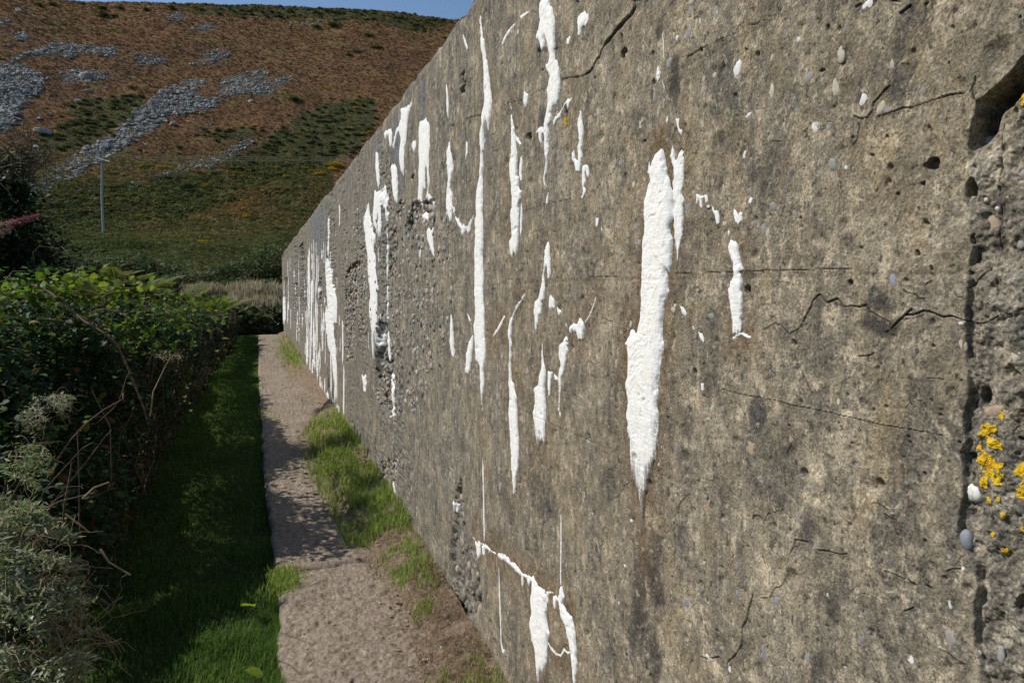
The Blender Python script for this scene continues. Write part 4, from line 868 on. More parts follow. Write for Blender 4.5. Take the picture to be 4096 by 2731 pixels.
GORSE = [L1p([(450,790),(650,700),(900,680),(1010,700),(1000,800),(950,870),(830,920),(750,980),(600,1060),(450,1090),(300,1060),(270,1000),(400,920),(500,860)]),
 L1p([(1450,1000),(1560,940),(1880,930),(1890,970),(1700,990)]),
 [(600,330),(640,300),(690,255),(780,235),(862,225),(870,290),(862,300),(820,350),(760,372),(700,400),(600,410),(520,410),(530,370)],
 [(360,420),(380,400),(500,395),(560,380),(600,400),(700,405),(720,430),(640,450),(560,450),(500,470),(420,500),(330,490),(300,470)],
 [(90,560),(150,500),(240,470),(320,480),(420,500),(400,540),(300,590),(200,610),(100,610)],
 [(380,5),(560,10),(760,18),(900,25),(1040,38),(1010,72),(960,80),(900,52),(760,48),(600,40),(460,30)],
 [(600,540),(700,515),(760,480),(700,560),(560,620),(480,640),(540,590)],
 [(100,470),(250,420),(330,440),(300,500),(120,540)]]
M_Y = np.zeros(len(HSX))
hx, hy = HSX / KD, HSY / KD
jx = 9 * fbm(HX.ravel() * .3, HY.ravel() * .3, 511, 4); jy = 9 * fbm(HX.ravel() * .3, HY.ravel() * .3, 512, 4)
ok = HD > 5
scr = np.zeros(len(hx)); gor = np.zeros(len(hx))
for p in SCREE: scr = np.maximum(scr, inside(hx + jx * 1.2, hy + jy * .8, p) * .9 * (vn(HX.ravel() * .25, HY.ravel() * .25, 515) > .3))
for p in GORSE: gor = np.maximum(gor, inside(hx + jx * 2.6, hy + jy * 1.8, p) * .9)
low = sstep(330, 560, hy + jy * 7 + (hx - 300) * -.08)
tH = NT('moorland'); oH = tH.obj()
n1 = tH.noise(oH, .03, 5, .6); n2 = tH.noise(oH, .14, 7, .7); n3 = tH.noise(oH, 1.6, 5, .7)
a = tH.mix(tH.rng(n1, .35, .65), (.135, .076, .042), (.165, .088, .042))
a = tH.mix(tH.math('MULTIPLY', tH.rng(n2, .52, .62), .8), a, (.155, .125, .045))
a = tH.mix(tH.math('MULTIPLY', tH.rng(n2, .46, .34), .6), a, (.10, .072, .045))
a = tH.mix(tH.attr('low'), a, tH.mix(tH.rng(n2, .42, .58), (.16, .105, .045), (.085, .115, .042)))
a = tH.mix(tH.attr('gorse'), a, (.05, .065, .025))
a = tH.mix(tH.attr('scree'), a, (.062, .060, .052))
gg = tH.rng(n3, .3, .7, .6, 1.4)
a = tH.mix(1.0, a, tH.n('CombineXYZ', {0: gg, 1: gg, 2: gg}).outputs[0], 'MULTIPLY')
M_HILL = tH.done(a, .95, tH.bump(n3, .35, .9), .05)
tag(mk('hill', np.stack([HX, HY, HZ], -1).reshape(-1, 3), grid_faces(*HX.shape)[:, ::-1], M_HILL, None, {'low': low, 'gorse': gor, 'scree': scr}), kind='structure')
RS_ = np.concatenate([np.linspace(28, 232, 900)])
def on_hill(dx, dy):
    d = ray(np.asarray(dx, float) * KD, np.asarray(dy, float) * KD); d = d / np.hypot(d[..., 0], d[..., 1])[..., None]
    P = d[:, None, :] * RS_[None, :, None]; hz = hill_h(P[..., 0], P[..., 1]); df = P[..., 2] + H - hz
    hit = df < 0; i = np.argmax(hit, 1); okk = hit.any(1)
    k = np.arange(len(i)); return P[k, i, 0], P[k, i, 1], hz[k, i], okk
def sample_poly(p, n, r_):
    a = np.array(p); out = []
    xs = r_.uniform(a[:, 0].min(), a[:, 0].max(), n * 6); ys = r_.uniform(a[:, 1].min(), a[:, 1].max(), n * 6)
    k = np.where(inside(xs + 3 * fbm(xs * .1, ys * .1, 3, 2), ys, p))[0][:n]; return xs[k], ys[k]

# scree stones: angular blocks
M_ROCK = mat_plain('scree_rock', (.36, .35, .32), (.17, .165, .15), 1.6, .9, bump=.05)
def rock_mesh(seed, tm=ICO1):
    v = tm[0].copy(); r_ = np.random.RandomState(seed)
    for _ in range(7):                      # cut with random planes to make flat facets
        n = r_.randn(3); n /= np.linalg.norm(n); c = r_.uniform(.45, .8); d = v @ n; k = d > c; v[k] -= np.outer(d[k] - c, n)
    v *= np.array([1, r_.uniform(.55, .85), r_.uniform(.35, .6)]); return v, tm[1]
rt = [rock_mesh(i, ICO2) for i in range(8)]
rh = np.random.RandomState(12)
LOOSE = [(L1p([(x - s, y)])[0], s) for x, y, s in [(600,565,50),(310,960,60),(350,835,25),(280,862,26),(560,745,32),(620,625,20),(250,1070,35),(110,1220,55),(178,60,18),(140,85,26),(1270,310,9),(985,828,32),
  (967,1146,16),(940,1228,15),(695,1445,20),(1000,400,26),(820,400,22),(1470,930,22),(1400,870,14),(1200,884,20),(760,1062,45),(640,668,26),(760,640,15),(270,800,10),(1040,1100,16),(920,1105,18),(1130,1010,14),(930,560,8),
  (1110,885,14),(1530,898,18),(1360,880,14),(1330,850,10),(1680,846,14),(1250,905,30),(1050,1048,16),(400,950,14),(340,570,18),(560,505,10),(890,515,8),(990,553,8),(1810,740,24),(1460,605,16),(1700,40,6),(1650,155,14),(1860,160,12),
  (830,465,9),(860,575,12),(1350,275,9),(790,140,6),(1500,905,12),(1450,825,16),(350,712,12),(2150,675,8),(2070,175,10),(570,1500,8),(1985,1657,14)]]
rock_list = []
for (dx, dy), s in LOOSE: rock_list.append((dx + s * .3186, dy, s * .3186 / 1.0, 0))
for pi, p in enumerate(SCREE):
    a = np.array(p); area = abs(sum(p[i][0] * p[(i + 1) % len(p)][1] - p[(i + 1) % len(p)][0] * p[i][1] for i in range(len(p)))) / 2
    xs, ys = sample_poly(p, int(area * (.20 if pi in (0, 4, 12) else .30)), rh)
    cc = 1.25 * fbm(xs * .09, ys * .14, 517, 3) - .5 * (rh.rand(len(xs)) > .2 + sdist(xs, ys, p) / 7.)
    for x, y in zip(xs[cc > -.22], ys[cc > -.22]): rock_list.append((x + rh.randn() * 4, y + rh.randn() * 1.5, .8 + 4.2 * rh.rand() ** 2.4 * (1.35 if pi in (0, 4, 12) and y > 170 else 1) * (1.5 if rh.rand() < .10 else 1), 1))
# fringe stones round the patches
for p in SCREE:
    c = np.array(p)
    for _ in range(100):
        q = c[rh.randint(len(c))] + rh.randn(2) * np.array([24, 9]); rock_list.append((q[0], q[1], rh.uniform(.6, 1.8), 2))
for _ in range(330):
    x, y = rh.uniform(0, 700), rh.uniform(60, 420)
    if y < 60 + 0 * x: continue
    if vn(np.array([x * .02]), np.array([y * .03]), 5)[0] > .5 and y < 440 - x * .35: rock_list.append((x, y, rh.uniform(.5, 1.4), 2))
RK = np.array(rock_list); X, Y, Z, okk = on_hill(RK[:, 0], RK[:, 1]); RK = RK[okk]; X, Y, Z = X[okk], Y[okk], Z[okk]
dist = np.sqrt(X ** 2 + Y ** 2); size = RK[:, 2] * dist * .85 / 1568 * 1.25
order = np.argsort(-size / dist)
top = order[:300]; rest = order[300:]
def place_rot(n, r_): return rot_rand(n, .35, r_)
RMr = place_rot(len(X), rh)
meshes = {}
patch_names = ['scree at the left edge of the hillside', 'upper scree band on the left', 'small scree patch above the heather', 'scree patch high in the middle', 'long diagonal scree run', 'scree fan at the right end of the run', 'thin lower scree strip', 'summit scree', 'summit scree', 'summit scree', 'summit scree', 'upper left scree', 'scree behind the bare tree', 'scattered stones', 'scattered stones']
rk_labels = {}
seen = {}
for r_, i in enumerate(top):
    k = r_ % 8
    if k not in meshes:
        o = mk('scree_boulder', *rt[k], M_ROCK, smooth=False); meshes[k] = o
    else: o = meshes[k].copy(); col.objects.link(o)
    Mx = Matrix(RMr[i].tolist()).to_4x4(); o.matrix_world = Matrix.Translation((X[i], Y[i], Z[i] + size[i] * .15)) @ Mx @ Matrix.Scale(size[i], 4)
    dx, dy = RK[i, 0], RK[i, 1]
    loose = RK[i, 3] == 0
    if loose:
        where = ('low on the hillside' if dy > 330 else 'in the brown heather' if dx > 250 else 'near the left edge of the hillside') if dy > 200 else 'high up near the ridge' if dy < 60 else 'among the upper heather'
        tag(o, ('large' if size[i] > 1.5 else 'small') + ' pale grey boulder lying alone ' + where, 'boulder', 'boulders lying alone on the hillside ' + where)
    else:
        z_ = 'the diagonal grey scree run' if (dx > 60 and dy > 190 and dy < 480 and dy > 560 - dx * 1.15) else 'the scree at the left edge of the hill' if dx < 110 else 'the upper scree patches'
        tag(o, 'angular grey block in ' + z_, 'boulder', 'blocks of ' + z_)
vs_, fs_, off = [], [], 0
for k in range(8):
    ii = [i for i in rest if i % 8 == k]
    if ii:
        v, f, _ = inst(rock_mesh(k + 20, ICO1)[0], ICO1[1], RMr[ii] * size[ii][:, None, None], np.stack([X[ii], Y[ii], Z[ii] + size[ii] * .15], -1))
        vs_.append(v); fs_.append(f + off); off += len(v)
tag(mk('scree', np.concatenate(vs_), np.concatenate(fs_), M_ROCK, smooth=False), 'loose grey scree stones spilled down the heather hillside', 'scree', kind='stuff')

# ------------------------------------------------------------------ foliage templates
LEAF = (np.array([(0,0,0),(-.30,.28,.07),(-.27,.62,.06),(0,1,-.12),(.27,.62,.06),(.30,.28,.07),(0,.5,0)], float), np.array([(0,6,1),(1,6,2),(2,6,3),(3,6,4),(4,6,5),(5,6,0)]))
LEAF2 = (np.array([(0,0,0),(-.22,.45,.06),(0,1,-.05),(.22,.45,.06)], float), np.array([(0,2,1),(0,3,2)]))
BLADE = (np.array([(-.5,0,0),(.5,0,0),(-.38,.15,.5),(.38,.15,.5),(0,.55,1.0)], float), np.array([(0,1,3),(0,3,2),(2,3,4)]))
def blades(X, Y, Z, L, W, lean=.6, r_=rs, yaw=None):
    n = len(X); a = r_.rand(n) * 2 * math.pi if yaw is None else yaw + r_.randn(n) * .6
    ca, sa = np.cos(a), np.sin(a); z = np.zeros(n)
    ln = np.abs(lean * (1 + .5 * r_.randn(n))); up = L / np.sqrt(1 + ln ** 2); fw = up * ln
    RM = np.stack([ca * W, sa * fw, z, -sa * W, ca * fw, z, z, z, up], -1).reshape(-1, 3, 3)
    return RM, np.stack([X, Y, Z], -1)
M_HEATH = mat_leaf('heather_tint', [(0, (.07, .058, .034)), (.35, (.115, .072, .042)), (.6, (.145, .080, .040)), (.8, (.125, .105, .038)), (1, (.16, .14, .042))], .15, .9, .1)
M_GORSE = mat_leaf('gorse_foliage', [(0, (.040, .060, .024)), (.45, (.080, .118, .046)), (.85, (.115, .160, .066)), (.93, (.15, .16, .05)), (1, (.60, .40, .012))], .15, .8, .15)
# heather, bracken and rough growth over the whole hill
n = 100000
rr = 60 * (232 / 60.) ** rh.rand(n); aa = rh.uniform(R(-24), R(19), n)
X, Y = rr * np.sin(aa), rr * np.cos(aa); Z = hill_h(X, Y)
sx, sy, _ = project(X, Y, Z); sx /= KD; sy /= KD
inz = np.zeros(n, bool)
for p in SCREE: inz |= inside(sx, sy, p)
k = ~inz; X, Y, Z, rr = X[k], Y[k], Z[k], rr[k]; n = len(X)
T4 = join([(LEAF2[0] @ np.array(Matrix.Rotation(a, 3, 'Z')).T + np.array([0, 0, .2]), LEAF2[1]) for a in (0, 1.6, 3.1, 4.7)])
s = rr * .0017 * rh.uniform(.5, 1.7, n)
v, f, t = inst(T4[0], T4[1], rot_rand(n, .5, rh) * s[:, None, None], np.stack([X, Y, Z], -1), np.clip(.42 + .75 * fbm(X * .05, Y * .05, 66, 5) + .13 * rh.randn(n), 0, 1) * .95)
tag(mk('heather', v, f, M_HEATH, None, {'tint': t}), 'rust brown heather and bracken covering the hillside', 'heather', kind='stuff')

# gorse bushes
def bush_mesh(seed, n=2400, spk=.085):
    r_ = np.random.RandomState(seed); pts = []
    lob = [(r_.uniform(-.55, .55), r_.uniform(-.55, .55), r_.uniform(.15, .45), r_.uniform(.35, .55)) for _ in range(6)]
    for lx, ly, lz, lr in lob:
        m_ = n // 6; d = r_.randn(m_, 3); d[:, 2] = np.abs(d[:, 2]) * .9 - .15; d /= np.linalg.norm(d, axis=1)[:, None]
        q = 1 - .35 * r_.rand(m_) ** 2; pts.append(np.stack([lx + d[:, 0] * lr * q, ly + d[:, 1] * lr * q, np.maximum(lz + d[:, 2] * lr * q, 0) * .8], -1))
    P = np.concatenate(pts); m_ = len(P)
    v, f, t = inst(LEAF2[0] * np.array([1.6, 1, 1]), LEAF2[1], rot_rand(m_, .7, r_) * (spk * r_.uniform(.5, 1.3, m_))[:, None, None], P, np.clip(.45 + .25 * r_.randn(m_), 0, .9))
    return v, f, t
GB = []
for k in range(4):
    v, f, t = bush_mesh(40 + k); me = None
    if k == 3: t = np.where(np.random.RandomState(1).rand(len(t) // 4).repeat(4) < .6, 1.0, t)
    GB.append((v, f, t))
used = {}
gname = ['patch beside the long scree run', 'strip on the open heather', 'thicket against the top of the wall', 'thicket above the pole wires', 'slope behind the hedge', 'ridge line', 'foot of the hill near the wall end', 'slope around the pole']
blist = []
for gi, p in enumerate(GORSE):
    a = np.array(p); area = abs(sum(p[i][0] * p[(i + 1) % len(p)][1] - p[(i + 1) % len(p)][0] * p[i][1] for i in range(len(p)))) / 2
    xs, ys = sample_poly(p, int(area / {0: 230, 1: 130, 2: 230, 3: 210, 4: 300, 5: 110, 6: 420, 7: 300}[gi]), rh)
    for x, y in zip(xs, ys): blist.append((x, y, rh.uniform(5.5, 10.5) * {5: .65, 1: .7, 4: 1.25, 6: 1.2}.get(gi, 1), gi, 3 if rh.rand() < .05 else rh.randint(3)))
for gi, p in enumerate(GORSE):
    c = np.array(p)
    for _ in range(26):
        i0 = rh.randint(len(c)); q = c[i0] + (c[(i0 + 1) % len(c)] - c[i0]) * rh.rand() + rh.randn(2) * [20, 7]
        blist.append((q[0], q[1], rh.uniform(3.5, 8.5), gi, rh.randint(3)))
SB = [((730,62),13),((740,112),17),((820,112),9),((1050,72),11),((1240,66),13),((950,628),11),((2120,720),15),((800,1255),17),((680,1300),14),((1350,1345),20),((1900,1330),17),((285,42),10),((390,38),12),((870,60),12),((600,30),8),((1290,1060),8),((2020,118),8),((1010,1080),6)]
for (x, y), s in SB: q = L1p([(x, y)])[0]; blist.append((q[0], q[1] + 2, s * 1.0, 9, rh.randint(3)))
for (x, y), s in [((660,195),12),((790,188),20),((1040,260),14),((900,398),12),((500,718),15),((1090,345),18),((960,375),14),((130,130),9),((390,120),8),((800,88),14)]: q = L1p([(x, y)], 'L2')[0]; blist.append((q[0], q[1] + 2, s * 1.0, 9, rh.randint(3)))
for x, y, s in [(465,560,24),(375,388,18),(770,383,28),(742,402,26),(760,392,22),(722,395,20),(565,500,16),(430,368,13),(330,385,12),(475,548,18),(790,405,18),(700,388,14),(640,388,12),(480,470,14),(250,455,10)]: blist.append((x, y, s * .7, 8, 3))
BL = np.array(blist); X, Y, Z, okk = on_hill(BL[:, 0], BL[:, 1]); cnt = 0
odr = np.argsort([-b[2] for b in blist]); rest = []
for i in odr:
    if not okk[i]: continue
    dd = math.hypot(X[i], Y[i]); s = BL[i, 2] * dd / 1568 * 1.05; k = int(BL[i, 4])
    if cnt >= 295: rest.append((i, s)); continue
    cnt += 1
    if k not in used: o = mk('gorse_bush', GB[k][0], GB[k][1], M_GORSE, None, {'tint': GB[k][2]}); used[k] = o
    else: o = used[k].copy(); col.objects.link(o)
    o.location = (X[i], Y[i], Z[i] - s * .12); o.rotation_euler = (0, 0, rh.rand() * 6.28); o.scale = (s, s, s * rh.uniform(.65, .95))
    gi = int(BL[i, 3])
    if gi < 8: tag(o, 'dark green gorse bush in the ' + gname[gi], 'bush', 'gorse bushes in the ' + gname[gi])
    elif gi == 8: tag(o, 'gorse bush flecked with yellow flowers on the lower slope', 'bush', 'yellow flowering gorse bushes')
    else: tag(o, 'dark green gorse bush standing alone on the brown heather', 'bush', 'lone gorse bushes on the heather')
if rest:
    vs_, fs_, ts_, off = [], [], [], 0
    for i, s in rest:
        g = GB[int(BL[i, 4])]; vs_.append(g[0] * s + np.array([X[i], Y[i], Z[i] - s * .12])); fs_.append(g[1] + off); ts_.append(g[2]); off += len(g[0])
    tag(mk('gorse_scrub', np.concatenate(vs_), np.concatenate(fs_), M_GORSE, None, {'tint': np.concatenate(ts_)}), 'dark green gorse scrub spread over the hillside', 'gorse', kind='stuff')

# ------------------------------------------------------------------ pole and wires
M_POLE = mat_plain('grey_timber', (.32, .37, .36), (.22, .26, .25), 5, .8, (4, 4, .4)); M_WIRE = mat_plain('wire', (.30, .30, .22), (.22, .22, .16), 3, .6)
(px_, py_, pz_, _) = [q[0] for q in on_hill([238], [540])]
dep = np.array([px_, py_, pz_ - H]) @ cf
def at_depth(dx, dy, dep): d = ray(np.array(dx * KD), np.array(dy * KD)); return d / FS * dep
ptop = at_depth(234.5, 369, dep) + np.array([0, 0, H]); ph = ptop[2] - pz_
pole = empty('utility_pole', (px_, py_, pz_)); tag(pole, 'tall grey utility pole with a short crossarm standing on the lower hillside', 'utility pole')
v, f = tube([(0, 0, -.5), (0, 0, ph * .5), (ptop[0] - px_, ptop[1] - py_, ph)], .12, .09, 10)
mk('pole', v, f, M_POLE, pole)
ca_ = at_depth(220.5, 362.5, dep) + np.array([0, 0, H]); cb_ = at_depth(253, 372.5, dep * .985) + np.array([0, 0, H])
L0 = np.array([px_, py_, pz_]); v, f = tube([ca_ - L0, (ca_ + cb_) / 2 - L0, cb_ - L0], .07, .07, 4); mk('crossarm', v, f, M_POLE, pole)
for q in (0.06, .5, .94):
    c0 = ca_ * (1 - q) + cb_ * q - L0; v, f = tube([c0, c0 + [0, 0, .12], c0 + [0, 0, .26]], .06, .04, 8); mk('insulator', v, f, mat_pebble('ceramic', (.35, .33, .3), (.4, .38, .35)) if q < .1 else bpy.data.materials['ceramic'], pole)
for j, (q, xe, ye) in enumerate([(.06, 1300, 346), (.5, 1300, 352.5), (.94, 1300, 356)]):
    s0 = ca_ * (1 - q) + cb_ * q + [0, 0, .25]; e0 = at_depth(xe, ye, dep * 1.25) + np.array([0, 0, H])
    pts = [s0 * (1 - t) + e0 * t - np.array([0, 0, 1.2 * 4 * t * (1 - t) * .35]) for t in np.linspace(0, 1, 24)]
    v, f = tube(pts, .017, .017, 4); o = mk('overhead_wire', v, f, M_WIRE)
    tag(o, ['topmost', 'middle', 'lowest'][j] + ' of the three thin wires running right from the utility pole', 'wire', 'overhead wires from the pole to the right')
    e1 = at_depth(-260, 420 + j * 6, dep * .8) + np.array([0, 0, H])
    pts = [s0 * (1 - t) + e1 * t - np.array([0, 0, 1.2 * t * (1 - t)]) for t in np.linspace(0, 1, 16)]
    v, f = tube(pts, .014, .014, 4); o = mk('overhead_wire', v, f, M_WIRE)
    tag(o, ['topmost', 'middle', 'lowest'][j] + ' of the three faint wires running left from the utility pole', 'wire', 'overhead wires from the pole to the left')

# ------------------------------------------------------------------ grass
rg_ = np.random.RandomState(5)
M_GRASS = mat_leaf('grass_blades', [(0, (.045, .095, .018)), (.5, (.088, .168, .034)), (.85, (.14, .21, .055)), (1, (.27, .24, .12))], .38, .6, .25, 1.5)
M_VG = mat_leaf('verge_blades', [(0, (.12, .20, .035)), (.5, (.20, .30, .055)), (.85, (.28, .34, .09)), (1, (.44, .40, .20))], .35, .6, .2, 1.4)
M_STRAW = mat_leaf('dry_stalks', [(0, (.10, .06, .035)), (.5, (.24, .165, .10)), (1, (.42, .33, .21))], .2, .8, .1, 1.1)
def ylog(n, a, b): return a * (b / a) ** rg_.rand(n)
n = 150000
Y = ylog(n, 1.25, 25.5); X = -1.5 + rg_.rand(n) * (xl(Y) + 1.5 + .01)
eg = rg_.rand(n) < .10; X = np.where(eg, xl(Y) + rg_.randn(n) * .022 - .008, X); tail = (Y > YEND_P) ; X = np.where(tail, -1.5 + rg_.rand(n) * 2.4, X)
dn = vn(X * 6, Y * 6, 601); L = (.022 + .035 * dn + .022 * rg_.rand(n)) * np.where(Y > 4, .85, 1.15); W = .0016 + .00105 * Y
lush = np.exp(-((X - xl(Y) + .12) / .2) ** 2); L *= 1 + .6 * lush * (Y < 3.4)
RM, T = blades(X, Y, ground_h(X, Y) - .005, L, W, .9, rg_, yaw=np.where(rg_.rand(n) < .55, 1.9, rg_.rand(n) * 6.28))
v, f, t = inst(BLADE[0], BLADE[1], RM, T, np.clip(.4 + .35 * fbm(X * 3, Y * 3, 602, 3) + .2 * rg_.randn(n), 0, 1))
tag(mk('grass', v, f, M_GRASS, None, {'tint': t}), 'dark green mown grass strip between the hedge and the path', 'grass', kind='stuff')

VG = [([(700,985),(775,958),(835,1010),(855,1065),(925,1140),(962,1225),(890,1235),(800,1245),(785,1200),(740,1120),(700,1040)], 9500, .11),
      ([(870,1280),(940,1255),(995,1310),(1005,1365),(930,1348),(880,1320)], 900, .07), ([(905,1135),(940,1175),(968,1235),(940,1230),(915,1180)], 700, .17), ([(770,958),(800,985),(850,1055),(835,1050),(790,1000)], 900, .16),
      ([(655,775),(680,805),(697,850),(660,835),(640,790)], 1500, .12), ([(980,1545),(1100,1505),(1160,1568),(1165,1640),(960,1640)], 900, .06), ([(600,936),(668,938),(655,949),(600,950)], 700, .04),
      ([(628,1300),(690,1300),(670,1335),(632,1345)], 1400, .05), ([(930,1395),(985,1390),(1000,1410),(950,1420)], 160, .06), ([(690,880),(730,905),(760,950),(700,930)], 120, .05)]
vs_, fs_, ts_, off = [], [], [], 0
for p, n, L0_ in VG:
    xs, ys = sample_poly(p, n, rg_); xs = xs + rg_.randn(len(xs)) * 12; ys = ys + rg_.randn(len(xs)) * 9; X, Y = on_z(xs * KD, ys * KD, .03); n = len(X)
    den = vn(X * 11, Y * 11, 611); k = (den > .34) | (rg_.rand(n) < .25); X, Y, den = X[k], Y[k], den[k]; n = len(X)
    k = X < WX - .01; X, Y, den = X[k], Y[k], den[k]; n = len(X)
    if not n: continue
    z = np.where(X > xr(Y), verge_h(X, Y), -.01); L = L0_ * (.5 + .7 * rg_.rand(n)) * (.55 + .8 * den)
    RM, T = blades(X, Y, z - .005, L, (.0017 + .0007 * Y) * (1 + .3 * rg_.rand(n)), .9, rg_)
    v, f, t = inst(BLADE[0], BLADE[1], RM, T, np.clip(.62 + .22 * rg_.randn(n), 0, 1)); vs_.append(v); fs_.append(f + off); ts_.append(t); off += len(v)
tag(mk('verge_grass', np.concatenate(vs_), np.concatenate(fs_), M_VG, None, {'tint': np.concatenate(ts_)}), 'bright green grass tufts growing between the path and the wall foot', 'grass', kind='stuff')
vs_, fs_, ts_, off = [], [], [], 0
for p, n, L0_ in [([(830,1150),(950,1210),(990,1300),(1100,1480),(1170,1600),(960,1620),(955,1480),(930,1400),(850,1300),(800,1220)], 6500, .05), ([(960,1240),(985,1290),(1010,1370),(990,1350)], 500, .09), ([(640,770),(740,900),(780,960),(700,960),(650,850)], 700, .05), ([(700,990),(760,960),(900,1180),(800,1220)], 700, .05)]:
    xs, ys = sample_poly(p, n, rg_); X, Y = on_z(xs * KD, ys * KD, .02); k = X < WX - .005; X, Y = X[k], Y[k]; n = len(X)
    k = vn(X * 9, Y * 9, 612) > .3; X, Y = X[k], Y[k]; n = len(X)
    RM, T = blades(X, Y, np.where(X > xr(Y), verge_h(X, Y), 0) + .004, L0_ * (.4 + rg_.rand(n)), .0011 + .0005 * Y * np.ones(n), 3.2, rg_)
    v, f, t = inst(BLADE[0], BLADE[1], RM, T, rg_.rand(n)); vs_.append(v); fs_.append(f + off); ts_.append(t); off += len(v)
tag(mk('dry_straw', np.concatenate(vs_), np.concatenate(fs_), M_STRAW, None, {'tint': np.concatenate(ts_)}), 'dead straw and dry clippings scattered along the wall foot', 'straw', kind='stuff')

# loose stones on the path
STN = [(1170,1045,17,'tan','rounded tan stone lying on the open path'),(1455,1095,26,'grey','flat grey stone at the edge of the dry straw'),(1285,1138,21,'tan','brown chip on the path left of a pale crumb'),(1340,1130,19,'cream','pale rough crumb beside a brown chip'),
 (1290,1205,21,'grey','pointed grey chip casting a dark shadow on the path'),(1090,1255,30,'tan','large angular tan stone on the middle of the path'),(1168,1168,11,'white','tiny white chip on the middle of the path'),(1620,1315,34,'blue','blue grey flat stone half buried in straw by the wall'),
 (1505,1380,24,'white','white lime lump in the straw near the bottom edge'),(1582,1362,12,'white','small white lime flake close to the wall foot'),(1410,1402,16,'white','thin white flake where path meets straw'),(1350,1380,17,'tan','brown stone at the straw edge near the bottom'),
 (1250,995,9,'white','tiny white chip at the verge of the path'),(1280,968,17,'tan','flat tan stone at the edge of the grass verge'),(530,800,18,'cream','pale round pebble beside the grass tongue'),(410,910,22,'grey','flat grey pebble on the broken corner of the slab'),
 (1298,1290,8,'white','tiny white chip below the angular tan stone'),(560,1295,12,'tan','small brown pebble near the left edge of the path'),(515,1222,16,'tan','oval brown pebble bedded in the left of the path'),(935,990,26,'tan','wide flat stone bedded in the path'),
 (970,1385,26,'tan','brown bedded stone in the lower path'),(1050,1362,18,'tan','small brown bedded stone in the lower path'),(1130,1355,18,'grey','thin grey bedded stone in the lower path')]
for i, (x, y, s, m, lb) in enumerate(STN):
    (sx, sy), = S('L6', [(x, y)]); X, Y = on_z(sx, sy); X, Y = float(X), float(Y); a = s * .5747 * Y / FS * .5
    v, f = rock_mesh(100 + i, ICO2) if m != 'cream' else (ICO2[0] * [1, .8, .6], ICO2[1])
    flat = .35 if 'bedded' in lb else .9
    v = v * a * np.array([1.15, 1.0, flat]) ; t = rg_.rand() * 3; v = v @ np.array(Matrix.Rotation(t, 3, 'Z')).T
    z = float(verge_h(np.array([X]), np.array([Y]))[0]) if X > xr(Y) else float(path_h(np.array([X]), np.array([Y]))[0])
    o = mk('stone', v, f, PM[m], smooth=False); o.location = (X, Y, max(z, 0 if X < xr(Y) + .05 else z) + a * .2 * flat); tag(o, lb, 'stone')
far_st = []
for i in range(520):
    y = 2.1 * (23 / 2.1) ** rg_.rand(); x = xr(np.array([y]))[0] + (rg_.randn() * .10 + .02 if i < 260 else -rg_.rand() ** 1.5 * .8)
    if x < xl(np.array([y]))[0] + .02: continue
    if x > WX - .02: continue
    s = (.002 + .011 * rg_.rand() ** 2) * (1 + y * .10); v, f = rock_mesh(i % 9, ICO1); z = max(float(verge_h(np.array([x]), np.array([y]))[0]), 0)
    far_st.append((v * s + np.array([x, y, z + s * .2]), f))
v, f = join(far_st); tag(mk('gravel', v, f, PM['tan'], smooth=False), 'loose gravel crumbs along the right edge of the path', 'gravel', kind='stuff')

# broad leaves in the grass
M_BROAD = mat_leaf('broad_leaf', [(0, (.13, .20, .02)), (1, (.25, .30, .03))], .4, .45, .3)
def broad(n=7):
    v, f = [], []
    for i in range(n + 1):
        t = i / n; w_ = math.sin(math.pi * min(t * .93 + .07, 1)) ** .7 * .42 * (1 - .25 * t)
        for j in range(-3, 4): v.append((w_ * j / 3, t, .10 * abs(j / 3) ** 1.5 + .12 * math.sin(t * 2.6) + .02 * math.sin(j * 2 + t * 9)))
    return np.array(v), grid_faces(n + 1, 7)
for i, (dx, dy, s, tn, yw, lb) in enumerate([(583,1392,34,.8,2.3,'yellow green broad leaf in the lit grass beside the path'),(600,1556,44,.5,1.2,'broad green leaf at the bottom edge of the photo')]):
    X, Y = on_z(dx * KD, dy * KD, 0.0); s_ = s * Y / 1568 * 1.1; v, f = broad()
    o = mk('broad_leaf', v * s_, f, M_BROAD, None, {'tint': np.full(len(v), tn)}); o.location = (float(X), float(Y), .0); o.rotation_euler = (R(18), R(8), yw); tag(o, lb, 'leaf')

# ------------------------------------------------------------------ hedge of bramble, bindweed and bracken
BR = [(0, (.012, .022, .010)), (.35, (.026, .055, .018)), (.62, (.048, .095, .022)), (.80, (.10, .155, .028)), (.90, (.17, .15, .025)), (1, (.20, .09, .03))]
M_BRAM = mat_leaf('bramble_leaf', BR, .25, .62, .22)
M_BIND = mat_leaf('bindweed_leaf', [(0, (.035, .075, .012)), (.6, (.085, .155, .018)), (1, (.20, .23, .03))], .40, .6, .2)
M_BARK = mat_plain('bramble_stem', (.12, .06, .045), (.20, .12, .085), 30, .8); M_TWIG = mat_plain('dead_twig', (.065, .045, .03), (.12, .09, .06), 30, .9)
M_FERN = mat_leaf('bracken_frond', [(0, (.06, .11, .024)), (.5, (.13, .15, .04)), (1, (.25, .19, .09))], .35, .7, .15)
def front(Y): return -.80 - .16 * sstep(2.2, 1.2, Y) + .16 * fbm(Y * .9, Y * 0, 701, 3) + .12 * sstep(14, 22, Y)
def htop(X, Y): return .55 + .84 * sstep(3.6, 4.8, Y) - .38 * sstep(8, 15, Y) + .24 * fbm(X * 1.3, Y * 1.2, 702, 4)
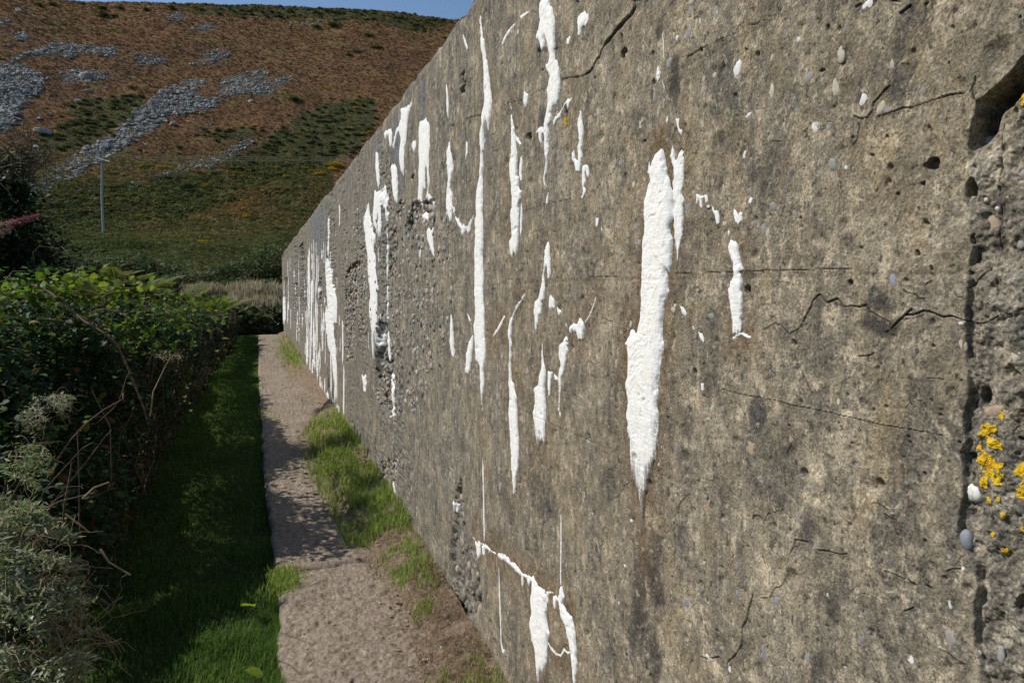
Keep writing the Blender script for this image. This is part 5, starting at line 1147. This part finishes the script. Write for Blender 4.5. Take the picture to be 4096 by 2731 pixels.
def hedge_pts(n, y0, y1, r_, depth=.28):
    Y = y0 * (y1 / y0) ** r_.rand(n); fx = front(Y)
    q = r_.rand(n); X = fx - 3.4 * q ** 1.6; top = htop(X, Y)
    prof = np.sqrt(np.clip(1 - np.clip((X - fx + .55) / .55, 0, 1) ** 2.2, 0, 1))
    zt = .12 + (top - .12) * prof
    face = r_.rand(n) < .38
    zf = .1 + (top - .1) * r_.rand(n) ** .62; Xf = fx - .55 * (1 - np.sqrt(np.clip(1 - (zf / (top + .01)) ** 2.2, 0, 1)))
    bul = .24 * fbm(Y * 2.2, zf * 2.2, 703, 3)
    X = np.where(face, Xf + bul - r_.rand(n) ** 2 * depth, X); Z = np.where(face, zf, zt + .10 * fbm(X * 3, Y * 3, 704, 3) - r_.rand(n) ** 2 * depth)
    return X, Y, np.maximum(Z, 0)
secs = [(1.15, 2.3, 5000, .036), (2.3, 3.6, 12000, .036), (3.6, 5.6, 24000, .038), (5.6, 8.6, 20000, .042), (8.6, 13, 16000, .055), (13, 19, 13000, .075), (19, 26, 11000, .10)]
lbs = ['bramble bush nearest the camera at the left edge of the photo', 'leafy bramble bush with bindweed, second along the hedge from the camera', 'bramble bush beneath the bracken fronds at mid hedge',
       'dark bramble bush in the middle stretch of the hedge', 'bramble bush with dry stems in the farther stretch of hedge', 'small looking bramble bush near the far end of the hedge', 'farthest bramble bush beside the end of the path']
for (y0, y1, n, sz), lb in zip(secs, lbs):
    r_ = np.random.RandomState(int(y0 * 100))
    X, Y, Z = hedge_pts(n, y0, y1, r_)
    thin_ = sstep(.75, .15, Z) * (X > front(Y) - .7); k = r_.rand(n) > thin_ * .86; X, Y, Z = X[k], Y[k], Z[k]; n = len(X)
    root = empty('bramble_bush', (-1.6, (y0 + y1) / 2, 0)); tag(root, lb, 'bush')
    tint = np.clip(.29 + .30 * fbm(X * 1.3, Y * 1.3 + Z, 711, 3) + .17 * r_.randn(n), 0, .86); tint = np.where(r_.rand(n) < .06, r_.uniform(.88, 1, n), tint)
    off = np.array([root.location[:]])
    v, f, t = inst(LEAF[0], LEAF[1], rot_rand(n, .75, r_) * (sz * (.45 + 1.5 * r_.rand(n) ** 2.2))[:, None, None], np.stack([X, Y, Z], -1) - off, tint)
    o = mk('foliage', v, f, M_BRAM, root, {'tint': t}); o['kind'] = 'stuff'
    tw = []                                 # bare inner twigs
    for j in range(0 if y1 < 2.5 else 5 if y1 < 4 else 90 if y1 < 6 else 170):
        y = r_.uniform(y0, y1); x = front(np.array([y]))[0] - r_.uniform(-.05, .9); z = 0
        x = min(x, front(np.array([y]))[0] - .05); p = np.array([x, y, 0.0]); d = np.array([r_.uniform(-.3, .12), r_.randn() * .35, 1.0]); pts = [p]
        for s_ in range(6): d = d + r_.randn(3) * .28 + np.array([.0, 0, -.14 * s_ / 3]); p = p + d / np.linalg.norm(d) * r_.uniform(.1, .26) * (.35 if y < 3.2 else 1); p[0] = min(p[0], front(p[1:2])[0] + .07 * r_.rand()); p[2] = max(p[2], .02); pts.append(p.copy())
        tw.append(tube(np.array(pts) - off[0], .004 + y * .0004, .0015 + y * .0003, 4))
    if tw: v, f = join(tw); o = mk('twigs', v, f, M_TWIG, root); o['kind'] = 'stuff'
    for j in range(0 if y1 < 2.5 else 0 if y1 < 4 else 3):                      # long arching canes
        y = r_.uniform(y0, y1); x = front(np.array([y]))[0] - r_.uniform(.2, .7); p = np.array([x, y, htop(np.array([x]), np.array([y]))[0] - .1]); d = np.array([.15, r_.randn() * .6, .5]); pts = [p]
        for s_ in range(9): d = d / np.linalg.norm(d) + np.array([.04, r_.randn() * .12, -.20]); p = p + d / np.linalg.norm(d) * .11; p[0] = min(p[0], front(p[1:2])[0] + .10); pts.append(p.copy())
        v, f = tube(np.array(pts) - off[0], .0045, .002, 6); mk('cane', v, f, M_BARK, root)
# solid dark mass inside so that no light leaks through the hedge
t2 = NT('hedge_core_shade'); nn = t2.noise(t2.obj(), 12, 4); M_CORE_SHADE = t2.done(t2.mix(nn, (.012, .010, .006), (.03, .026, .014)), .95, t2.bump(nn, .03), .05)
Yh = np.linspace(.9, 26.5, 160); uh = np.linspace(0, 1, 26)
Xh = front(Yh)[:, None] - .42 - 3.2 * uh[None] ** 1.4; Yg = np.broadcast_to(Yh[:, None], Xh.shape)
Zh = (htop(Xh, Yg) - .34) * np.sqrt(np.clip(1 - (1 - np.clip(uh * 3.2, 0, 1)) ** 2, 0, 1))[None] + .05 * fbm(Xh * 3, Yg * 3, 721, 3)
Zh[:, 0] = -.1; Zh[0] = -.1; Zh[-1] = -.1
tag(mk('hedge_light_block', np.stack([Xh, Yg, Zh], -1).reshape(-1, 3), grid_faces(*Xh.shape)[:, ::-1], M_CORE_SHADE), 'added dark core blocking light inside the bramble hedge', 'hedge_light_block', kind='stuff')

# bindweed sheets over the brambles
def dpoint(dx, dy, dep): d = ray(np.array(dx * KD, float), np.array(dy * KD, float)); return d / FS * dep + np.array([0, 0, H])
for i, (dx, dy, dep, w_, h_, n, tn, lb) in enumerate([(130,655,4.6,.34,.12,380,.55,'bright yellow green bindweed crowning the hedge left of centre'),(40,800,4.4,.34,.40,420,.35,'mid green bindweed spilling down the left edge of the hedge'),(215,665,4.6,.35,.10,260,.7,'lime green bindweed on the hedge top beside the fern'),
      (370,700,6.0,.5,.25,300,.55,'bindweed patch over the hedge top below the bracken'),(60,1010,3.7,.28,.24,220,.15,'shaded bindweed low at the left edge'),(330,760,5.0,.5,.2,260,.5,'bindweed leaves scattered over the middle of the hedge face')]):
    r_ = np.random.RandomState(900 + i); c = dpoint(dx, dy, dep); P = c + np.clip(r_.randn(n, 3), -1.8, 1.8) * np.array([w_ * .6, w_ * .7, h_ * .5])
    v, f, t = inst(LEAF[0] * [1.25, 1, 1], LEAF[1], rot_rand(n, .8, r_) * (.05 * r_.uniform(.6, 1.3, n))[:, None, None], P - c, np.clip(tn + .25 * r_.randn(n), 0, 1))
    root = empty('bindweed', c.tolist()); tag(root, lb, 'climbing plant'); o = mk('foliage', v, f, M_BIND, root, {'tint': t}); o['kind'] = 'stuff'
    tw = []
    for j in range(8):
        p = r_.randn(3) * [w_ * .4, w_ * .4, h_ * .4]; d = r_.randn(3); pts = [p]
        for s_ in range(8): d = d / np.linalg.norm(d) + r_.randn(3) * .5; p = p + d * .05; pts.append(p.copy())
        tw.append(tube(pts, .0025, .0015, 5))
    v, f = join(tw); o = mk('stems', v, f, M_BARK, root); o['kind'] = 'stuff'
# ferns: arching bracken fronds
def frond(L, r_, pairs=16):
    v, f, off = [], [], 0
    ts = np.linspace(.15, 1, pairs); rach = []
    for t in np.linspace(0, 1, 12): rach.append((0, t * L, L * (.35 * t - .42 * t * t)))
    rv, rf = tube(rach, .003, .001, 4); out = [(rv, np.concatenate([rf[:, [0, 1, 2]], rf[:, [0, 2, 3]]]))]
    for t in ts:
        pl_ = L * .32 * math.sin(math.pi * (.12 + .85 * t)) + .01; y = t * L; z = L * (.35 * t - .42 * t * t)
        for sd in (-1, 1):
            m_ = 9
            for q in np.linspace(.08, 1, m_):
                s_ = pl_ * .22 * (1.1 - q) + .003
                x = sd * pl_ * q; yy = y + pl_ * .25 * q; zz = z - .12 * pl_ * q
                for s2 in (-1, 1):
                    a = np.array([(x, yy, zz), (x + sd * s_ * .5, yy + s2 * s_, zz + .003), (x + sd * s_ * .7, yy + s2 * s_ * .2, zz)]); out.append((a, np.array([(0, 1, 2)])))
    return join(out)
for i, (dx, dy, dep, L, n, tn, lb) in enumerate([(262,655,4.8,.22,5,.35,'green bracken fern standing on the hedge top beside the bindweed'),(345,672,5.2,.30,6,.45,'yellowing bracken fern arching above mid hedge'),(430,695,6.8,.42,8,.5,'large tawny bracken fern on the hedge top right of the others'),
      (230,690,4.4,.22,5,.4,'golden green bracken fern lying over the bramble leaves'),(500,725,9.0,.5,7,.6,'brownish bracken fern toward the far end of the hedge'),(310,655,5.6,.24,4,.5,'pale upright bracken fern behind the hedge top'),(120,700,4.6,.22,3,.3,'small green fern low in the bramble leaves on the left')]):
    r_ = np.random.RandomState(950 + i); c = dpoint(dx, dy, dep); root = empty('bracken_fern', c.tolist()); tag(root, lb, 'fern')
    for j in range(n):
        fv, ff = frond(L * r_.uniform(.7, 1.1), r_); e = Matrix.Rotation(j / n * 6.28 + r_.rand(), 3, 'Z') @ Matrix.Rotation(r_.uniform(.1, .8), 3, 'X')
        o = mk('frond', fv @ np.array(e).T, ff, M_FERN, root, {'tint': np.clip(tn + r_.randn(len(fv)) * .04 + r_.randn() * .2, 0, 1)})
# single long arching cane across the hedge face, as in the photo
r_ = np.random.RandomState(33)
cane_px = [(20,642,4.3),(60,650,4.3),(110,668,4.25),(150,700,4.2),(190,735,4.15),(235,762,4.1),(268,790,4.1),(290,835,4.1),(310,885,4.1),(328,930,4.1),(340,975,4.1)]
pts = [dpoint(*q) for q in cane_px]; c0 = pts[0]; root = empty('bramble_cane', c0.tolist()); tag(root, 'long purplish bramble cane arching down across the hedge face', 'bramble cane')
v, f = tube(np.array(pts) - c0, .008, .005, 7); mk('stem', v, f, M_BARK, root)
P, nn_ = [], 0
for j in range(60):
    q = r_.rand() * 9.9; i0 = int(q); P.append(pts[i0] * (1 - q + i0) + pts[i0 + 1] * (q - i0) + r_.randn(3) * .035 - c0)
v, f, t = inst(LEAF[0], LEAF[1], rot_rand(60, .6, r_) * (.055 * r_.uniform(.6, 1.2, 60))[:, None, None], np.array(P), np.clip(.3 + .2 * r_.randn(60), 0, .7)); o = mk('foliage', v, f, M_BRAM, root, {'tint': t}); o['kind'] = 'stuff'

# silvery seedy plant at the bottom left
M_SILV = mat_leaf('silvery_leaf', [(0, (.14, .21, .07)), (.4, (.26, .29, .17)), (.75, (.42, .41, .33)), (1, (.58, .54, .46))], .3, .8, .15, 1.1)
def silver(spots, n, lb, tn, seed):
    r_ = np.random.RandomState(seed); cs = [dpoint(*q[:3]) for q in spots]; c0 = cs[0].copy(); c0[2] = 0
    root = empty('silvery_plant', c0.tolist()); tag(root, lb, 'plant')
    P, tw = [], []
    for c, q in zip(cs, spots):
        m_ = int(n * q[4]); d = r_.randn(m_, 3); d /= np.linalg.norm(d, axis=1)[:, None]; P.append(c + d * q[3] * (r_.rand(m_) ** .35)[:, None] * [1, 1, .8])
        for j in range(int(m_ / 160)):
            p = c + r_.randn(3) * q[3] * .35; d = r_.randn(3) * .7 + [.4, 0, .3]; pt = [p]
            for s_ in range(7): d = d / np.linalg.norm(d) + r_.randn(3) * .35 + [0, 0, -.12]; p = p + d * .018; pt.append(p.copy())
            tw.append(tube(np.array(pt) - c0, .0010, .0006, 4))
    P = np.concatenate(P) - c0; P = P[fbm(P[:, 0] * 16 + P[:, 2] * 5, P[:, 2] * 16 + P[:, 1] * 9, 33, 3) > -.10]; m_ = len(P)
    v, f, t = inst(LEAF2[0] * [.6, 1, 1], LEAF2[1], rot_rand(m_, 1.0, r_) * (.020 * r_.uniform(.4, 1.6, m_))[:, None, None], P, np.clip(tn + .28 * r_.randn(m_), 0, 1))
    o = mk('foliage', v, f, M_SILV, root, {'tint': t}); o['kind'] = 'stuff'
    for c, q in zip(cs, spots):
        for j in range(int(11 * q[4])):
            d = r_.randn(3); d[0] = abs(d[0]); d /= np.linalg.norm(d); p = c + d * q[3] * .75; pt = [p]; k_ = r_.uniform(.006, .012)
            for s_ in range(9): d = d / np.linalg.norm(d) + r_.randn(3) * .30 + [0, 0, -.22]; p = p + d * k_; pt.append(p.copy())
            tw.append(tube(np.array(pt) - c0, .0010, .0005, 4))
    v, f = join(tw); o = mk('stems', v, f, M_STRAW, root, {'tint': np.full(len(v), .8)}); o['kind'] = 'stuff'
    return root
silver([(45,1290,1.75,.13,1),(105,1270,1.8,.08,.7),(25,1430,1.65,.14,1.1),(95,1400,1.7,.10,.9),(150,1470,1.7,.07,.6),(40,1540,1.6,.13,1),(120,1530,1.65,.08,.6),(190,1440,1.75,.035,.2),(15,1210,1.8,.09,.5),(140,1330,1.8,.05,.4),(70,1200,1.8,.04,.2)], 3200, 'silvery grey seedy bush spilling over the bottom left corner', .42, 71)
silver([(110,935,3.5,.09,1),(75,960,3.5,.07,.6),(140,925,3.5,.06,.5),(60,990,3.5,.07,.5)], 420, 'pale silvery sprig standing out against the dark hedge at left', .6, 72)
silver([(30,1080,2.1,.10,1),(70,1060,2.15,.07,.6),(20,1150,2.0,.10,.8)], 420, 'grey green leafy sprig above the silvery bush', .25, 73)

# dead flower heads and pale twigs
for i, (pts_, hd, lb) in enumerate([([(345,955,3.2),(352,900,3.2),(375,850,3.2),(392,818,3.2)], 1, 'dry white flower head on a thin stalk in the hedge'),([(190,1145,1.9),(215,1120,1.9),(250,1107,1.95)], 0, 'pale thorny dead stalk pointing right from the left hedge'),([(150,1180,1.85),(190,1210,1.85),(205,1222,1.85)], 0, 'short pale broken stalk below the thorny one'),
      ([(230,1260,1.8),(250,1290,1.8),(300,1320,1.8)],0,'bent dry stalk reaching out beside the silvery bush')]):
    r_ = np.random.RandomState(60 + i); p = [dpoint(*q) for q in pts_]; root = empty('dead_stalk', p[0].tolist()); tag(root, lb, 'stalk')
    v, f = tube(np.array(p) - p[0], .0035, .002, 5); mk('stem', v, f, M_STRAW, root, {'tint': np.full(len(v), .8)})
    if hd:
        P = p[-1] - p[0] + r_.randn(160, 3) * [.03, .03, .01]; v, f, t = inst(LEAF2[0], LEAF2[1], rot_rand(160, 1, r_) * .010, P, np.full(160, 1.0)); o = mk('flower_head', v, f, M_STRAW, root, {'tint': t})

# ------------------------------------------------------------------ tree and flowering shrub at the far left
M_TBARK = mat_plain('mossy_bark', (.10, .085, .05), (.17, .15, .09), 12, .9)
M_TREE = mat_leaf('tree_leaf', [(0, (.010, .018, .007)), (.6, (.022, .038, .012)), (1, (.05, .07, .02))], .2, .6, .2)
r_ = np.random.RandomState(81)
tb = dpoint(-60, 700, 7.0); tb[2] = 0; root = empty('hawthorn_tree', tb.tolist()); tag(root, 'dark hawthorn tree with bare mossy twigs at the left edge', 'tree')
def branch(p, d, L, r0, lvl, out, tips):
    pts = [p.copy()]; n = 6
    for i in range(n):
        d = d / np.linalg.norm(d) + r_.randn(3) * .22; p = p + d / np.linalg.norm(d) * L / n; pts.append(p.copy())
    out.append(tube(pts, r0, r0 * .45, 6 if lvl < 2 else 4))
    if lvl >= 4: tips.append(p); return
    for k in range(4 if lvl else 5):
        i = r_.randint(2, n + 1); dd = d / np.linalg.norm(d) + r_.randn(3) * .75 + [.1, 0, .12]; branch(pts[i].copy(), dd, L * r_.uniform(.45, .7), r0 * .5, lvl + 1, out, tips)
tr, tips = [], []
branch(np.zeros(3), np.array([.05, 0, 1.0]), 1.5, .10, 0, tr, tips)
v, f = tube([(0, 0, -.1), (.02, 0, .5), (.03, .02, 1.0)], .13, .10, 10); mk('trunk', v, f, M_TBARK, root)
v, f = join(tr); o = mk('branches', v, f, M_TBARK, root); o['kind'] = 'stuff'
P = []
for c_, s_, m_ in [((0,520),.34,2600),((20,590),.36,2600),((60,600),.28,1500),((5,460),.22,1500),((-40,480),.4,2200),((95,640),.18,700),((30,430),.12,400),((0,390),.10,250)]:
    P.append(dpoint(c_[0], c_[1], 6.6) - tb + np.random.RandomState(m_).randn(m_, 3) * [s_ * .55, s_ * .7, s_ * .5])
P = np.concatenate(P); m_ = len(P)
v, f, t = inst(LEAF[0], LEAF[1], rot_rand(m_, .9, r_) * (.05 * r_.uniform(.5, 1.3, m_))[:, None, None], P, np.clip(.45 + .25 * r_.randn(m_), 0, 1)); o = mk('crown', v, f, M_TREE, root, {'tint': t}); o['kind'] = 'stuff'
# bare twig spray reaching right
tw = []
for j in range(26):
    p = dpoint(r_.uniform(-30, 20), r_.uniform(340, 440), 6.5); q = dpoint(r_.uniform(60, 135), r_.uniform(290, 420), 6.5)
    pts = [p + (q - p) * t_ + np.array([r_.randn() * .03, r_.randn() * .06, r_.randn() * .035]) for t_ in np.linspace(0, 1, 8)]
    tw.append(tube(np.array(pts) - tb, .011, .004, 4))
    for k in range(5):
        b = pts[r_.randint(2, 7)]; d = r_.randn(3) * [.6, .4, .6] + [.3, 0, .2]; tw.append(tube(np.array([b, b + d * .09, b + d * .16 + r_.randn(3) * .03]) - tb, .006, .003, 4))
v, f = join(tw); o = mk('twigs', v, f, M_TBARK, root); o['kind'] = 'stuff'
M_PINK = mat_leaf('pink_petal', [(0, (.42, .34, .31)), (.5, (.34, .15, .19)), (1, (.28, .07, .13))], .35, .6, .2, 1.1)
for i, (p0, p1, tn, lb) in enumerate([((-20,520),(40,508),.05,'pale pink flower spike at the left edge above the hedge'),((25,512),(93,493),.75,'deep pink flower spike pointing right from the dark shrub'),((-10,540),(30,522),.1,'faded pink flower spike lowest of the three')]):
    a_, b_ = dpoint(*p0, 5.0), dpoint(*p1, 5.0); root = empty('flower_spike', a_.tolist()); tag(root, lb, 'flower')
    v, f = tube(np.array([a_, (a_ + b_) / 2 + [0, 0, .01], b_]) - a_, .004, .002, 5); mk('stem', v, f, M_BARK, root)
    r2 = np.random.RandomState(i); q = r2.rand(420); P = a_ + (b_ - a_) * q[:, None] + r2.randn(420, 3) * .013 * (1.1 - .6 * q)[:, None]
    v, f, t = inst(LEAF2[0] * [.5, 1, 1], LEAF2[1], rot_rand(420, 1.2, r2) * (.018 * r2.uniform(.5, 1.2, 420))[:, None, None], P - a_, np.clip(tn + q * .3 + .15 * r2.randn(420), 0, 1)); o = mk('petals', v, f, M_PINK, root, {'tint': t}); o['kind'] = 'stuff'

# ------------------------------------------------------------------ growth beyond the end of the path
M_DARKB = mat_leaf('thicket_leaf', [(0, (.030, .042, .018)), (.6, (.080, .105, .044)), (1, (.17, .17, .08))], .2, .75, .15)
M_REED = mat_leaf('reed_seed', [(0, (.14, .14, .07)), (.5, (.28, .24, .16)), (1, (.52, .44, .33))], .25, .85, .1, 1.1)
def far_h(X, Y): return np.maximum(hill_h(X, Y), ground_h(X, Y))
def thicket(name, lb, cat, spots, mat, leaf, per, tn=.5, blade=False):
    r_ = np.random.RandomState(len(lb)); 
    for i, (dx, dytop, dybase, wpx, dep, lbl) in enumerate(spots):
        c = dpoint(dx, (dytop + dybase) / 2, dep); hh = (dybase - dytop) * dep / 1568 / 2; ww = wpx * dep / 1568 / 2; base = c.copy(); base[2] = c[2] - hh
        m_ = per; d = r_.randn(m_, 3); d /= np.linalg.norm(d, axis=1)[:, None]; q = r_.rand(m_) ** .3
        P = c + d * q[:, None] * np.array([ww, ww * .9, hh]) * (1 + .5 * fbm(d[:, 0] * 2.5 + i, d[:, 2] * 2.5 + d[:, 1], 9, 3))[:, None]
        t = np.clip(tn + .25 * fbm(P[:, 0] * 2, P[:, 2] * 2, 7, 3) + .18 * r_.randn(m_), 0, 1)
        if blade: RM, T = blades(P[:, 0], P[:, 1], P[:, 2], leaf * r_.uniform(.6, 1.4, m_), np.full(m_, leaf * .12), .35, r_); v, f, t = inst(BLADE[0], BLADE[1], RM, T - base, t)
        else: v, f, t = inst(LEAF[0], LEAF[1], rot_rand(m_, .8, r_) * (leaf * r_.uniform(.5, 1.3, m_))[:, None, None], P - base, t)
        root = empty(name, base.tolist()); tag(root, lbl, cat); o = mk('foliage', v, f, mat, root, {'tint': t}); o['kind'] = 'stuff'
        st = [tube(np.array([(x, y, -.2), (x * 1.3, y * 1.3, hh)]), .03, .015, 5) for x, y in r_.uniform(-ww * .5, ww * .5, (5, 2))]
        v, f = join(st); o = mk('stems', v, f, M_TBARK, root); o['kind'] = 'stuff'
thicket('thicket_bush', 'end bushes', 'bush', [(560,700,790,120,26,'dark bush closing the view at the end of the grass strip'),(620,705,772,110,27.5,'dark shaded bush just left of the far wall end'),(660,720,768,90,29,'low dark bush hidden behind the far wall corner'),(500,690,800,110,25,'dark bush merging with the far end of the hedge'),
  (590,640,700,170,33,'dark green bush on the rise above the path end'),(500,650,700,120,34,'dull green bush behind the tawny reeds'),(640,560,640,170,44,'greyish green thicket beside the wall top at its far end'),(560,600,655,170,42,'dark thicket on the slope right of the hedge top'),
  (440,625,690,160,36,'dark bush rising behind the hedge ferns'),(330,590,660,190,38,'dark bush behind the middle of the hedge'),(230,590,650,150,38,'dark bush beyond the bindweed on the hedge'),(140,590,650,150,36,'dark bush beyond the far left hedge top')], M_DARKB, .20, 3600, .55)
thicket('tall_reeds', 'reeds', 'reeds', [(520,665,715,110,29,'tawny seeding reeds left part of the patch beyond the path'),(585,655,705,110,30,'tawny seeding reeds in the centre of the patch beyond the path'),(640,660,720,90,31,'tawny seeding reeds nearest the far wall end'),(540,690,735,90,27.5,'shorter greenish reeds in front of the tawny ones'),(610,690,735,100,28,'short reeds above the dark gap at the path end'),(470,660,705,80,28,'reeds hard against the hedge end')], M_REED, .32, 2600, .72, True)
# rough slope cover between 34 m and 80 m
n = 80000; r_ = np.random.RandomState(4)
rr = 34 * (125 / 34.) ** (r_.rand(n) ** 1.15); aa = r_.uniform(R(-21), R(6), n); X, Y = rr * np.sin(aa), rr * np.cos(aa); Z = hill_h(X, Y)
s = rr * .0026 * r_.uniform(.4, 1.7, n) * sstep(130, 90, rr); tt = .40 + .45 * fbm(X * .12, Y * .12, 67, 5) * 1.5 + .12 * r_.randn(n)
M_SLOPE = mat_leaf('slope_growth', [(0, (.06, .07, .026)), (.4, (.10, .125, .048)), (.65, (.155, .13, .055)), (.85, (.20, .12, .055)), (1, (.28, .23, .06))], .2, .85, .1)
v, f, t = inst(T4[0] * [1, 1, 1.4], T4[1], rot_rand(n, .6, r_) * s[:, None, None], np.stack([X, Y, Z + s * .2 + .15 * r_.rand(n)], -1), np.clip(tt, 0, 1))
tag(mk('bracken', v, f, M_SLOPE, None, {'tint': t}), 'mixed green and brown bracken covering the lower slope', 'bracken', kind='stuff')
